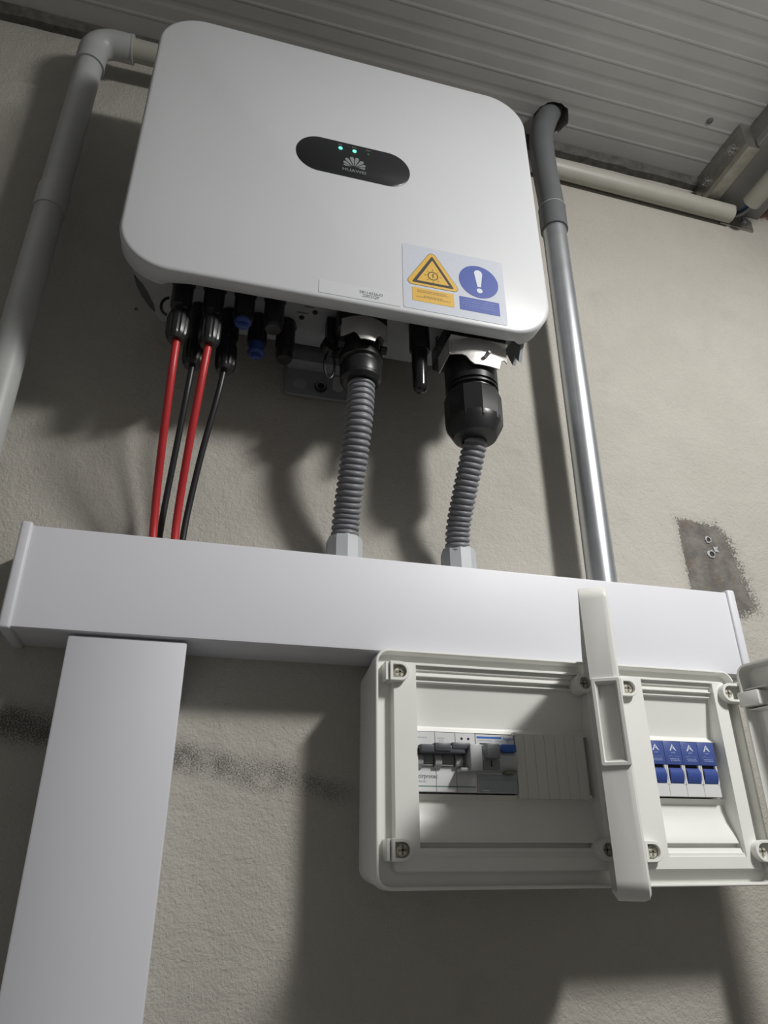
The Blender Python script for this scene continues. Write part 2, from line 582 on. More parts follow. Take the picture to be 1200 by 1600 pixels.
def build_cover():
    x0, x1, z0, z1, r = -0.1045, 0.3172, 2.0745, 2.4392, 0.047
    seg = 14
    yf, yb, yn = -0.150, -0.127, -0.1345

    def loop(ins, y):
        return [(x, y, z) for x, z in rrect(x0 + ins, x1 - ins, z0 + ins, z1 - ins, max(r - ins, 0.002), seg)]

    def dense(lp):
        out = []
        for i, p in enumerate(lp):
            q = lp[(i + 1) % len(lp)]
            p, q = Vector(p), Vector(q)
            n = max(1, int((q - p).length / 0.02))
            for k in range(n):
                out.append(p.lerp(q, k / n))
        return out

    base = dense(loop(0, 0))
    cx, cz = (x0 + x1) / 2, (z0 + z1) / 2
    inn = {}

    def lp(ins, yfun):
        # same sampling for every ring: offset inwards through the rounded rect with smaller size
        out = []
        w, h = (x1 - x0) / 2, (z1 - z0) / 2
        for p in base:
            dx, dz = p.x - cx, p.z - cz
            # signed distance gradient of rounded rect
            qx, qz = abs(dx) - (w - r), abs(dz) - (h - r)
            if qx > 0 and qz > 0:
                l = math.hypot(qx, qz)
                g = (qx / l * math.copysign(1, dx), qz / l * math.copysign(1, dz))
            elif qx > qz:
                g = (math.copysign(1, dx), 0)
            else:
                g = (0, math.copysign(1, dz))
            X_, Z_ = p.x - g[0] * ins, p.z - g[1] * ins
            out.append((X_, yfun(X_, Z_), Z_))
        return out

    def yback(x, z):
        if z < z0 + 0.012:
            t = min(max((x + 0.062) / 0.008, 0), 1) * min(max((0.289 - x) / 0.008, 0), 1)
            u = t * t * (3 - 2 * t)
            # a small web of full depth between the two connector bays
            return yb + (yn - yb) * u
        return yb

    L_ = [lp(0.0042, lambda x, z: yf), lp(0.0022, lambda x, z: yf + 0.0004), lp(0.0009, lambda x, z: yf + 0.0013),
          lp(0.0, lambda x, z: yf + 0.0034), lp(0.0006, lambda x, z: yback(x, z) - 0.0012), lp(0.0014, yback), lp(0.0034, yback), lp(0.0038, lambda x, z: -0.141)]
    return finish('front_cover', rings(L_, True, True), WHITE_COVER, INV, smooth=40)


COVER = build_cover()


def build_body():
    zb, zt = 2.108, 2.428
    # tapered rounded chassis: wide at the cover, narrower towards the wall
    loops = []
    for y, xl, xr, zl, zh, r in ((-0.1425, -0.0935, 0.306, zb, zt, 0.04), (-0.100, -0.0935, 0.306, zb, zt, 0.04), (-0.070, -0.0850, 0.298, zb, zt - 0.004, 0.036), (-0.036, -0.072, 0.285, zb + 0.001, zt - 0.01, 0.03)):
        loops.append([(x, y, z) for x, z in rrect(xl, xr, zl, zh, (r, r, 0.004, 0.004), 8)])
    body = finish('chassis', rings(loops), BODY_GREY, INV)
    # dark lens-shaped drain recess in the underside at the left and right ends
    lens = [(-0.0925, -0.096), (-0.0905, -0.084), (-0.0860, -0.070), (-0.0790, -0.056), (-0.0740, -0.050), (-0.0755, -0.062), (-0.0800, -0.076), (-0.0850, -0.088)]
    for fx in (lambda x: x, lambda x: 0.2125 - x):
        finish('grip_pocket', rings([[(fx(x), y, 2.1076) for x, y in lens], [(fx(x), y, 2.112) for x, y in lens]]), POCKET, body, smooth=0)
    # heat sink behind
    bm = bmesh.new()
    box(-0.066, 0.279, -0.040, -0.030, 2.135, 2.415, 0.001, 1, bm)
    hs = finish('heat_sink', bm, BODY_GREY, INV)
    n = 24
    mesh0 = None
    for i in range(n):
        x = -0.064 + 0.341 * i / (n - 1)
        o = finish('fin', box(x - 0.0012, x + 0.0012, -0.032, -0.006, 2.14, 2.41), BODY_GREY, hs, smooth=0)
    # pointed end plate of the heat sink seen at the lower right
    bm = rings([[(0.297, y, z) for y, z in ((-0.128, 2.110), (-0.108, 2.074), (-0.100, 2.088), (-0.094, 2.080), (-0.080, 2.110))],
                [(0.3005, y, z) for y, z in ((-0.128, 2.110), (-0.108, 2.074), (-0.100, 2.088), (-0.094, 2.080), (-0.080, 2.110))]])
    finish('fin_guard', bm, BODY_GREY, INV, smooth=0)
    # bottom connector plate with printed marks
    bp = finish('connector_plate', box(-0.066, 0.285, -0.130, -0.048, 2.1050, 2.1085, 0.001, 1), BODY_GREY, INV)
    for (x, y) in ((0.0735, -0.108), (0.083, -0.094), (0.071, -0.083), (0.205, -0.118), (0.166, -0.112)):
        finish('plate_screw', lathe([(0, -0.0016), (0.0024, -0.0014), (0.0030, 0.0)], (x, y, 2.1051), seg=10), DARK, bp)
    # print: small unreadable marking lines beside the sockets
    for (x, y, w) in ((0.076, -0.100, 0.010), (0.071, -0.090, 0.012), (0.174, -0.115, 0.012), (-0.056, -0.118, 0.006)):
        finish('plate_marking', box(x - w / 2, x + w / 2, y - 0.0006, y + 0.0006, 2.1046, 2.1052), PRINT_GREY, bp, smooth=0)
    # wall bracket below with slot and screw
    br = finish('wall_bracket', prism(rrect(0.066, 0.136, 2.060, 2.130, 0.004, 3), -0.0135, -0.0105), BRACKET_GREY, INV)
    finish('bracket_step', prism(rrect(0.0665, 0.1355, 2.0925, 2.135, 0.003, 3), -0.030, -0.0135), BRACKET_GREY, br)
    finish('bracket_foot', box(0.072, 0.130, -0.011, -0.0002, 2.066, 2.125, 0.001, 1), BRACKET_GREY, br)
    finish('bracket_slot', prism(rrect(0.0755, 0.0885, 2.068, 2.079, 0.005, 5), -0.0139, -0.013), BODY_GREY, br)
    finish('bracket_slot', prism(rrect(0.118, 0.130, 2.070, 2.090, 0.0055, 5), -0.0139, -0.013), MOD_LGREY, br)
    s = lathe([(0.0, 0.0045), (0.0030, 0.0045), (0.0034, 0.0035), (0.0034, 0.0015), (0.0068, 0.0015), (0.0068, 0.0)], (0.1045, -0.0135, 2.0725), (0, -1, 0), 16)
    finish('bracket_screw', s, BLACK_GLOSS, br)
    finish('bracket_washer', ringflat(0.1045, 2.0725, 0.0036, 0.0058, -0.0162, -0.0152, 20), BOLT_M, br)
    # rear standoffs carrying the unit off the wall
    for z in (2.16, 2.38):
        finish('standoff', box(-0.02, 0.235, -0.034, 0.0, z - 0.012, z + 0.012, 0.001, 1), BODY_GREY, INV)


build_body()


def build_display():
    cx, cz, w, h = 0.1085, 2.2668, 0.1222, 0.0502
    o = rrect(cx - w / 2, cx + w / 2, cz - h / 2, cz + h / 2, h / 2 - 0.0002, 14)
    oi = rrect(cx - w / 2 + 0.0012, cx + w / 2 - 0.0012, cz - h / 2 + 0.0012, cz + h / 2 - 0.0012, h / 2 - 0.0014, 14)
    bm = rings([[(x, -0.1514, z) for x, z in oi], [(x, -0.1508, z) for x, z in o], [(x, -0.1490, z) for x, z in o]])
    d = finish('display_panel', bm, DISPLAY, INV, label='black pill-shaped status panel with green lights and logo')
    for i, (x, m) in enumerate(((0.0933, LED_ON), (0.1084, LED_ON), (0.1235, LED_OFF))):
        r = 0.0022 if i < 2 else 0.0013
        finish('indicator_light', prism(circle(x, 2.2812, r, 16), -0.15165, -0.1510), m, d, label=('lit green status light' if i < 2 else 'unlit status light'))
    # tiny icons over the lights
    yI, yB = -0.15155, -0.1513
    bm = prism([(0.0908, 2.2857), (0.0932, 2.2857), (0.0932, 2.2861), (0.0908, 2.2861)], yI, yB)
    prism([(0.0908, 2.2867), (0.0932, 2.2867), (0.0932, 2.2871), (0.0908, 2.2871)], yI, yB, bm)
    prism([(0.0940, 2.2852), (0.0944, 2.2852), (0.0950, 2.2880), (0.0946, 2.2880)], yI, yB, bm)
    finish('status_icon', bm, LOGO_GREY, d, smooth=0)
    bm = prism([(0.1062, 2.2853), (0.1066, 2.2853), (0.1066, 2.2880), (0.1062, 2.2880)], yI, yB)
    prism([(0.1070, 2.2870), (0.1085, 2.2856), (0.1087, 2.2859), (0.1073, 2.2873)], yI, yB, bm)
    prism([(0.1090, 2.2858), (0.1110, 2.2858), (0.1110, 2.2862), (0.1090, 2.2862)], yI, yB, bm)
    finish('status_icon', bm, LOGO_GREY, d, smooth=0)
    bm = bmesh.new()
    for k in range(3):
        ringflat(0.1218 + 0.0017 * k, 2.2868, 0.0005, 0.0008, yI, yB, 10, bm)
    finish('status_icon', bm, LOGO_GREY, d, smooth=0)
    # fan-shaped logo, eight petals
    ox, oz = 0.1086, 2.2560
    spec = [(8, 0.0118, 0.0026, 0.0040), (28, 0.0134, 0.0034, 0.0028), (52, 0.0150, 0.0042, 0.0020), (78, 0.0158, 0.0044, 0.0018)]
    for side in (1, -1):
        for ang, ln, wd, st in spec:
            a = math.radians(ang)
            dx, dz = math.cos(a) * side, math.sin(a)
            px, pz = -dz * side, dx * side
            outl = []
            for t, wf in ((0.0, 0.02), (0.25, 0.34), (0.5, 0.68), (0.72, 0.94), (0.86, 0.98), (0.95, 0.72), (1.0, 0.28)):
                outl.append((st + (ln - st) * t, wf * wd / 2))
            pl = [(l, w_) for l, w_ in outl] + [(l, -w_) for l, w_ in outl[::-1]]
            finish('logo_petal', prism([(ox + dx * l + px * w_, oz + dz * l + pz * w_) for l, w_ in pl], -0.15155, -0.1513), LOGO_GREY, d, smooth=0)
    text('logo_lettering', 'HUAWEI', 0.0058, 0.1086, -0.1515, 2.2507, LOGO_GREY, d, bold=0.0, xs=1.14)


build_display()


def build_sticker():
    Y0, Y1, Y2, Y3 = -0.15035, -0.15055, -0.15075, -0.15095
    bm = rings([[(x, Y0, z) for x, z in rrect(0.1592, 0.2672, 2.0806, 2.1640, 0.0022, 4)], [(x, -0.1498, z) for x, z in rrect(0.1592, 0.2672, 2.0806, 2.1640, 0.0022, 4)]])
    s = finish('warning_sticker', bm, STICKER, INV, smooth=0, label='silver sticker with yellow electric warning triangle and blue exclamation disc')

    def tri(cx, zb, zt, hw, r, n=5):
        P = [Vector((cx, zt)), Vector((cx - hw, zb)), Vector((cx + hw, zb))]
        out = []
        for i in range(3):
            p, a, b = P[i], P[i - 1], P[(i + 1) % 3]
            da, db = (a - p).normalized(), (b - p).normalized()
            ang = da.angle(db)
            d = r / math.tan(ang / 2)
            c = p + (da + db).normalized() * (r / math.sin(ang / 2))
            s0, s1 = p + da * d, p + db * d
            a0 = math.atan2((s0 - c).y, (s0 - c).x)
            a1 = math.atan2((s1 - c).y, (s1 - c).x)
            while a1 < a0:
                a1 += 2 * math.pi
            if a1 - a0 > math.pi:
                a1 -= 2 * math.pi
            for k in range(n + 1):
                t = a0 + (a1 - a0) * k / n
                out.append((c.x + r * math.cos(t), c.y + r * math.sin(t)))
        return out

    cx = 0.1902
    t0 = finish('triangle_outline', prism(tri(cx, 2.1113, 2.1610, 0.0298, 0.0046), Y1, Y0 + 0.0001), STICK_BLACK, s, smooth=0)
    finish('triangle_rim', prism(tri(cx, 2.1116, 2.1602, 0.0292, 0.0044), Y1 - 0.00004, Y0), STICK_YEL, s, smooth=0)
    finish('triangle_band', prism(tri(cx, 2.1145, 2.1530, 0.0220, 0.0010), Y2, Y1 + 0.0001), STICK_BLACK, s, smooth=0)
    finish('triangle_field', prism(tri(cx, 2.1172, 2.1470, 0.0168, 0.0004), Y3, Y2 + 0.0001), STICK_YEL, s, smooth=0)
    bz = 2.1262
    finish('sun_ring', ringflat(cx, bz, 0.0046, 0.0056, Y3 - 0.0001, Y3 + 0.0001, 26), STICK_BLACK, s, smooth=0)
    finish('lightning_bolt', prism([(cx + 0.0006, bz + 0.0036), (cx - 0.0011, bz + 0.0002), (cx - 0.0001, bz + 0.0004), (cx - 0.0006, bz - 0.0036), (cx + 0.0012, bz - 0.0002), (cx + 0.0003, bz - 0.0002), (cx + 0.0012, bz + 0.0034)], Y3 - 0.0001, Y3 + 0.0001), STICK_BLACK, s, smooth=0)
    for k in range(8):
        a = math.radians(45 * k)
        d, p = (math.cos(a), math.sin(a)), (-math.sin(a), math.cos(a))
        r0, r1, w = 0.0068, 0.0089 if k not in (1, 3) else 0.0080, 0.00028
        finish('sun_ray', prism([(cx + d[0] * r0 + p[0] * w, bz + d[1] * r0 + p[1] * w), (cx + d[0] * r1 + p[0] * w, bz + d[1] * r1 + p[1] * w),
                                 (cx + d[0] * r1 - p[0] * w, bz + d[1] * r1 - p[1] * w), (cx + d[0] * r0 - p[0] * w, bz + d[1] * r0 - p[1] * w)], Y3 - 0.0001, Y3 + 0.0001), STICK_BLACK, s, smooth=0)
    yb = finish('yellow_text_block', prism(rrect(0.1684, 0.2114, 2.0912, 2.1082, 0.0002, 1), Y1, Y0 + 0.0001), STICK_YEL, s, smooth=0)
    for z, a, b in ((2.1050, 0.1738, 0.2035), (2.1030, 0.1738, 0.2055), (2.0985, 0.1800, 0.1995), (2.0967, 0.1725, 0.2075)):
        x = a
        bm = bmesh.new()
        while x < b:
            w = random.uniform(0.0008, 0.0030)
            prism([(x, z - 0.0006), (min(x + w, b), z - 0.0006), (min(x + w, b), z + 0.0006), (x, z + 0.0006)], Y1 - 0.00006, Y1 + 0.0001, bm)
            x += w + 0.0006
        finish('small_print', bm, STICK_LINEY, yb, smooth=0)
    finish('blue_disc', prism(circle(0.2393, 2.1310, 0.0212, 40), Y1, Y0 + 0.0001), STICK_BLUE, s, smooth=0)
    ex = 0.2393
    st = [(ex - 0.0019, 2.1240), (ex + 0.0019, 2.1240)]
    st += [(ex + 0.0044 * math.cos(a), 2.1420 + 0.0044 * math.sin(a)) for a in [math.radians(-8 + 196 * k / 10) for k in range(11)]]
    finish('exclamation_bar', prism(st, Y2, Y1 + 0.0001), STICK_WHITE, s, smooth=0)
    finish('exclamation_dot', prism(circle(ex + 0.0002, 2.1190, 0.0031, 18), Y2, Y1 + 0.0001), STICK_WHITE, s, smooth=0)
    bb = finish('blue_text_block', prism(rrect(0.2172, 0.2596, 2.0907, 2.1076, 0.0002, 1), Y1, Y0 + 0.0001), STICK_BLUE, s, smooth=0)
    for z, a, b in ((2.1045, 0.2215, 0.2555), (2.1020, 0.2195, 0.2530), (2.0993, 0.2195, 0.2535), (2.0966, 0.2225, 0.2560)):
        x = a
        bm = bmesh.new()
        while x < b:
            w = random.uniform(0.0008, 0.0030)
            prism([(x, z - 0.0005), (min(x + w, b), z - 0.0005), (min(x + w, b), z + 0.0005), (x, z + 0.0005)], Y1 - 0.00006, Y1 + 0.0001, bm)
            x += w + 0.0006
        finish('small_print', bm, STICK_LINEB, bb, smooth=0)
    # serial number film
    lb = finish('serial_label', prism(rrect(0.0772, 0.1560, 2.0800, 2.0958, 0.0010, 3), -0.15022, -0.1499), LABEL_FILM, INV, smooth=0, label='pale serial number label')
    bm = bmesh.new()
    box(0.0770, 0.0773, -0.15026, -0.1500, 2.0802, 2.0950, 0, 1, bm)
    box(0.0775, 0.1560, -0.15026, -0.1500, 2.0798, 2.0801, 0, 1, bm)
    finish('label_edge', bm, LABEL_EDGE, lb, smooth=0)
    text('serial_number', '28114326-D', 0.0047, 0.1272, -0.1503, 2.0893, PRINT_GREY, lb, xs=0.98)
    text('serial_number', 'Z00ZQP', 0.0047, 0.1270, -0.1503, 2.0852, PRINT_GREY, lb, xs=0.98)


build_sticker()


def ribbed_nut(base, r, z0, z1, n=10, bm=None):
    """knurled cap nut: n flats with grooves; from z1 (top) to z0 (bottom)."""
    seg = n * 4
    loops = []
    h = z1 - z0
    for fz, fr in ((0, 0.70), (0.10, 0.86), (0.22, 0.97), (0.50, 1.0), (0.80, 1.0), (0.90, 0.97), (1.0, 0.90)):
        lp = []
        for k in range(seg):
            g = 0.90 if k % 4 == 0 else 1.0
            if fz in (0, 1.0):
                g = 1.0
            a = 2 * math.pi * k / seg
            lp.append((base[0] + r * fr * g * math.cos(a), base[1] + r * fr * g * math.sin(a), z0 + h * fz))
        loops.append(lp)
    return rings(loops, True, True, bm)


# sockets of the inverter, eight of them, two staggered rows
FRONT = [(-0.0455, -0.105), (-0.0163, -0.105), (0.0126, -0.105), (0.0414, -0.105)]
REAR = [(-0.0302, -0.070), (0.0008, -0.070), (0.0290, -0.070), (0.0572, -0.070)]
for i, (x, y) in enumerate(FRONT + REAR):
    pf = [(0.0098, 0.0345), (0.0098, 0.003), (0.0092, 0.0), (0.0060, 0.0)]
    so = finish('connector_socket', lathe(pf[::-1], (x, y, 2.0715), (0, 0, 1), 20), BLACK, INV)
    finish('socket_collar', lathe([(0.0108, 0.0), (0.0108, 0.004)], (x, y, 2.0985), (0, 0, 1), 6), BLACK, so)

# plastic caps closing the unused pairs
CAPS = [(FRONT[2], BLUE_CAP, 'blue plug closing the third front socket under the inverter', 1),
        (REAR[2], BLUE_CAP, 'blue-tipped plug hanging from the third rear socket under the inverter', 1),
        (FRONT[3], BLACK, 'black plug closing the fourth front socket under the inverter', 0),
        (REAR[3], BLACK, 'black plug closing the fourth rear socket under the inverter', 0)]
for (x, y), m, lab, blue in CAPS:
    t = thing('socket_plug', lab, 'plug', (x, y, 2.055), 'plugs closing unused inverter sockets')
    low = 2.0665 if y < -0.09 else 2.0605
    finish('plug_stem', lathe([(0.0066, low), (0.0074, low + 0.003), (0.0078, 2.0725)], (x, y, 0), (0, 0, 1), 14), BLACK if not blue or y < -0.09 else m, t)
    if blue:
        bm = lathe([(0.0, low - 0.0035), (0.0066, low - 0.0030), (0.0088, low - 0.0005), (0.0088, low + 0.0015), (0.0068, low + 0.0025)], (x, y, 0), (0, 0, 1), 8)
        finish('plug_head', bm, m, t)
        finish('plug_tab', box(x - 0.0050, x + 0.0050, y - 0.0045, y - 0.0015, low - 0.008, low, 0.001, 2), m, t)
    else:
        bm = lathe([(0.0, low - 0.0030), (0.0078, low - 0.0024), (0.0090, 2.0665 - (0.002 if y > -0.09 else 0)), (0.0088, low + 0.006)], (x, y, 0), (0, 0, 1), 10)
        finish('plug_head', bm, m, t)

# plugged-in solar cables
CABS = [(FRONT[0], RED_CABLE, 'red solar cable, the left of the two, with its black plug', 0.0036,
         [(-0.0447, -0.105, 2.040), (-0.0450, -0.100, 2.000), (-0.0460, -0.076, 1.950), (-0.0464, -0.052, 1.910), (-0.0455, -0.040, 1.880), (-0.0440, -0.036, 1.852)]),
        (FRONT[1], RED_CABLE, 'red solar cable, the right of the two, with its black plug', 0.0036,
         [(-0.0160, -0.105, 2.040), (-0.0185, -0.099, 2.000), (-0.0225, -0.076, 1.950), (-0.0252, -0.053, 1.910), (-0.0262, -0.041, 1.880), (-0.0255, -0.036, 1.852)]),
        (REAR[0], BLACK_CABLE, 'black solar cable, the left of the two, with its black plug', 0.0030,
         [(-0.0296, -0.070, 2.036), (-0.0312, -0.066, 2.005), (-0.0350, -0.048, 1.955), (-0.0385, -0.032, 1.910), (-0.0400, -0.026, 1.880), (-0.0400, -0.024, 1.852)]),
        (REAR[1], BLACK_CABLE, 'black solar cable, the right of the two, with its black plug', 0.0030,
         [(0.0004, -0.070, 2.036), (-0.0030, -0.066, 2.005), (-0.0110, -0.050, 1.955), (-0.0165, -0.036, 1.910), (-0.0190, -0.030, 1.880), (-0.0195, -0.027, 1.852)])]
for i, ((x, y), m, lab, r, path) in enumerate(CABS):
    t = thing('solar_cable', lab, 'cable', (path[-1][0], path[-1][1], 1.857), 'solar cables between inverter and trunking')
    zt = 2.0715
    pl = finish('plug_body', lathe([(0.0090, 2.061), (0.0083, 2.064), (0.0083, 2.0700), (0.0092, 2.0720)], (x, y, 0), (0, 0, 1), 18), BLACK, t)
    finish('locking_clip', box(x + 0.0020, x + 0.0070, y - 0.0098, y - 0.0065, 2.0645, 2.0760, 0.0006, 2), BLACK_GLOSS, pl)
    finish('cap_nut', ribbed_nut((x, y), 0.0104, 2.0330, 2.0625, 9), BLACK, t)
    finish('cable_sheath', tube(catmull(path, 8), r, 12), m, t)
# strap loop by the first plug
sl = thing('retaining_strap', 'thin black plastic strap loop beside the leftmost red cable plug', 'strap', (-0.058, -0.098, 2.06))
pts = [(-0.0560 - 0.0075 * math.sin(a), -0.100, 2.0755 + 0.0105 * math.cos(a)) for a in [math.radians(10 + 160 * k / 12) for k in range(13)]]
finish('strap_loop', tube(pts, 0.0014, 8), BLACK, sl)


# ---- heavy connectors with corrugated conduit
def corrugated(path, r, pitch=0.0058):
    P = catmull(path, 24)
    # resample by arc length
    d = [0]
    for a, b in zip(P, P[1:]):
        d.append(d[-1] + (b - a).length)
    tot = d[-1]
    out, rad = [], []
    n = int(tot / pitch)
    prof = [(0.0, 0.86), (0.12, 0.865), (0.20, 0.95), (0.32, 0.99), (0.5, 1.0), (0.68, 0.99), (0.80, 0.95), (0.88, 0.865)]
    j = 0
    for k in range(n):
        for f, rr in prof:
            s = (k + f) * tot / n
            while j < len(d) - 2 and d[j + 1] < s:
                j += 1
            u = (s - d[j]) / max(d[j + 1] - d[j], 1e-9)
            out.append(P[j].lerp(P[j + 1], u))
            rad.append(r * rr)
    return tube(out, r, 24, radii=rad)


def hex_nut(cx, cy, z0, z1, r, sides, phase=0.0, bm=None):
    return lathe([(r * 0.80, z0), (r * 0.97, z0 + 0.0022), (r, z0 + 0.004), (r, z1 - 0.001), (r * 0.96, z1)], (cx, cy, 0), (0, 0, 1), sides, bm, phase)


# left, smaller connector
lc = thing('cable_connector', 'smaller black round connector with shiny metal latch under the inverter', 'connector', (0.1310, -0.090, 2.02), 'heavy cable connectors under the inverter')
finish('socket_base', box(0.1035, 0.1545, -0.1120, -0.060, 2.0770, 2.1050, 0.003, 2), BLACK, lc)
finish('connector_barrel', lathe([(0.0175, 2.0280), (0.0205, 2.0310), (0.0205, 2.0480), (0.0192, 2.0490), (0.0192, 2.0515), (0.0222, 2.0530), (0.0222, 2.0600), (0.0195, 2.0620), (0.0195, 2.0780)], (0.1318, -0.090, 0), (0, 0, 1), 32), BLACK, lc)
finish('barrel_facets', lathe([(0.0210, 2.0340), (0.0214, 2.0360), (0.0214, 2.0460), (0.0210, 2.0478)], (0.1318, -0.090, 0), (0, 0, 1), 12), BLACK, lc)


def arch_plate(outline, thick, bulge, x0, x1, yc):
    """stamped plate: outline in x,z, curved around the barrel."""
    bm = bmesh.new()
    cx, hw = (x0 + x1) / 2, (x1 - x0) / 2

    def yy(x):
        u = (x - cx) / hw
        return yc + bulge * u * u
    # subdivide outline horizontally by slicing: fill via grid columns
    n = 16
    front, back = [], []

    def zr(x):
        zs = []
        m = len(outline)
        for i in range(m):
            (xa, za), (xb, zb) = outline[i], outline[(i + 1) % m]
            if (xa - x) * (xb - x) <= 0 and xa != xb:
                zs.append(za + (zb - za) * (x - xa) / (xb - xa))
        return min(zs), max(zs)
    loops = []
    for k in range(n + 1):
        x = x0 + (x1 - x0) * (0.0005 + 0.999 * k / n)
        lo, hi = zr(x)
        y = yy(x)
        loops.append([(x, y, lo), (x, y, hi), (x, y + thick, hi), (x, y + thick, lo)])
    return rings(loops, True, True, bm)


finish('metal_latch', arch_plate([(0.1065, 2.0870), (0.1065, 2.0660), (0.1110, 2.0655), (0.1205, 2.0690), (0.1225, 2.0590), (0.1400, 2.0590), (0.1425, 2.0700), (0.1490, 2.0690), (0.1535, 2.0655), (0.1535, 2.0870)], 0.0012, 0.010, 0.1065, 0.1535, -0.1215), STEEL, lc)
for sx in (0.1085, 0.1515):
    finish('latch_hook', lathe([(0.0, -0.003), (0.0042, -0.003), (0.0042, 0.003), (0, 0.003)], (sx, -0.104, 2.0625), (1, 0, 0), 12), BLACK, lc)
h1 = thing('corrugated_conduit', 'grey corrugated conduit dropping from the smaller metal-latched connector', 'conduit', (0.1305, -0.032, 1.857), 'corrugated conduits down to the trunking')
finish('corrugated_hose', corrugated([(0.1330, -0.090, 2.036), (0.1322, -0.083, 1.990), (0.1308, -0.060, 1.940), (0.1305, -0.040, 1.905), (0.1305, -0.033, 1.874)], 0.0137), HOSE_GREY, h1)
finish('gland_nut', lathe([(0.0178, 1.8575), (0.0178, 1.8810), (0.0165, 1.8850), (0.0140, 1.8855)], (0.1307, -0.032, 0), (0, 0, 1), 10, phase=0.3), NUT_GREY, h1, smooth=20)

# right, larger connector
rc = thing('cable_connector', 'larger black hex-nut connector with shiny metal plate under the inverter', 'connector', (0.2480, -0.094, 1.98), 'heavy cable connectors under the inverter')
finish('socket_base', box(0.2165, 0.2790, -0.1215, -0.062, 2.0800, 2.1050, 0.003, 2), BLACK, rc)
finish('connector_barrel', lathe([(0.0240, 2.0290), (0.0245, 2.0335), (0.0270, 2.0340), (0.0270, 2.0360), (0.0250, 2.0365), (0.0250, 2.0385), (0.0270, 2.0390), (0.0272, 2.0700), (0.0272, 2.0780)], (0.2480, -0.094, 0), (0, 0, 1), 36), BLACK, rc)
finish('hex_nut', lathe([(0.0165, 1.9810), (0.0225, 1.9835), (0.0285, 1.9930), (0.0290, 2.0020), (0.0290, 2.0265), (0.0278, 2.0295)], (0.2480, -0.094, 0), (0, 0, 1), 10, phase=0.25), BLACK, rc, smooth=25)
finish('nut_rim', lathe([(0.0150, 1.9795), (0.0215, 1.9805), (0.0282, 1.9930), (0.0284, 1.9985)], (0.2480, -0.094, 0), (0, 0, 1), 36), BLACK, rc)
pl_ = finish('metal_plate', arch_plate([(0.2165, 2.0800), (0.2165, 2.0600), (0.2290, 2.0595), (0.2335, 2.0565), (0.2375, 2.0480), (0.2670, 2.0480), (0.2700, 2.0590), (0.2740, 2.0625), (0.2785, 2.0600), (0.2785, 2.0800)], 0.0013, 0.007, 0.2165, 0.2785, -0.1255), STEEL, rc)
finish('plate_side', box(0.2160, 0.2172, -0.119, -0.085, 2.0605, 2.0805, 0.0003, 1), STEEL, pl_)
finish('plate_top', box(0.2165, 0.2785, -0.1245, -0.095, 2.0795, 2.0810, 0.0003, 1), STEEL, pl_)
finish('plate_bolt', lathe([(0.0022, 0.0), (0.0022, 0.0075), (0.0017, 0.0085), (0.0, 0.0086)], (0.2515, -0.1255, 2.0580), (0.15, -1, 0.1), 12), BOLT_M, pl_)
h2 = thing('corrugated_conduit', 'grey corrugated conduit dropping from the larger hex-nut connector', 'conduit', (0.2465, -0.032, 1.857), 'corrugated conduits down to the trunking')
finish('corrugated_hose', corrugated([(0.2520, -0.092, 1.994), (0.2490, -0.083, 1.970), (0.2455, -0.064, 1.935), (0.2445, -0.044, 1.905), (0.2455, -0.034, 1.874)], 0.0125), HOSE_GREY, h2)
finish('gland_nut', lathe([(0.0178, 1.8575), (0.0178, 1.8810), (0.0165, 1.8850), (0.0140, 1.8855)], (0.2475, -0.032, 0), (0, 0, 1), 10, phase=0.1), NUT_GREY, h2, smooth=20)

# stubby antenna between them
an = thing('antenna', 'stubby glossy black rod antenna between the two heavy connectors', 'antenna', (0.1900, -0.100, 2.022))
finish('antenna_collar', lathe([(0.0100, 2.0720), (0.0106, 2.0740), (0.0106, 2.1050)], (0.1910, -0.100, 0), (0, 0, 1), 20), BLACK, an)
finish('antenna_rod', lathe([(0.0, 2.0215), (0.0040, 2.0223), (0.0066, 2.0250), (0.0073, 2.0290), (0.0084, 2.0740)], (0.1905, -0.100, 0), (0, 0, 1), 24), BLACK_GLOSS, an)
# dust cap with lanyard left of the smaller connector
dc = thing('dust_cap', 'black round dust cap hanging on a looped lanyard beside the smaller connector', 'cap', (0.100, -0.082, 2.03))
finish('cap_disc', lathe([(0.0, -0.005), (0.0080, -0.005), (0.0095, -0.003), (0.0095, 0.005), (0.0, 0.006)], (0.1005, -0.086, 2.0700), (0.3, -1, 0.2), 24), BLACK, dc)
finish('cap_neck', box(0.0960, 0.1045, -0.092, -0.080, 2.0720, 2.1050, 0.001, 1), BLACK, dc)
lp = [(0.1005 + 0.0052 * math.sin(a), -0.088, 2.047 + 0.0165 * math.cos(a)) for a in [2 * math.pi * k / 24 for k in range(25)]]
finish('lanyard', tube(lp, 0.0012, 8), BLACK, dc)
# pair of wire loops on the larger connector's left side
wk = thing('latch_spring', 'small glossy spring clip at the left of the larger connector', 'clip', (0.209, -0.105, 2.07))
finish('spring_coil', tube([(0.2080 + 0.0030 * math.cos(a), -0.112 + 0.0030 * math.sin(a), 2.0700 + a * 0.00045) for a in [0.5 * k for k in range(60)]], 0.0007, 6), BLACK_GLOSS, wk)

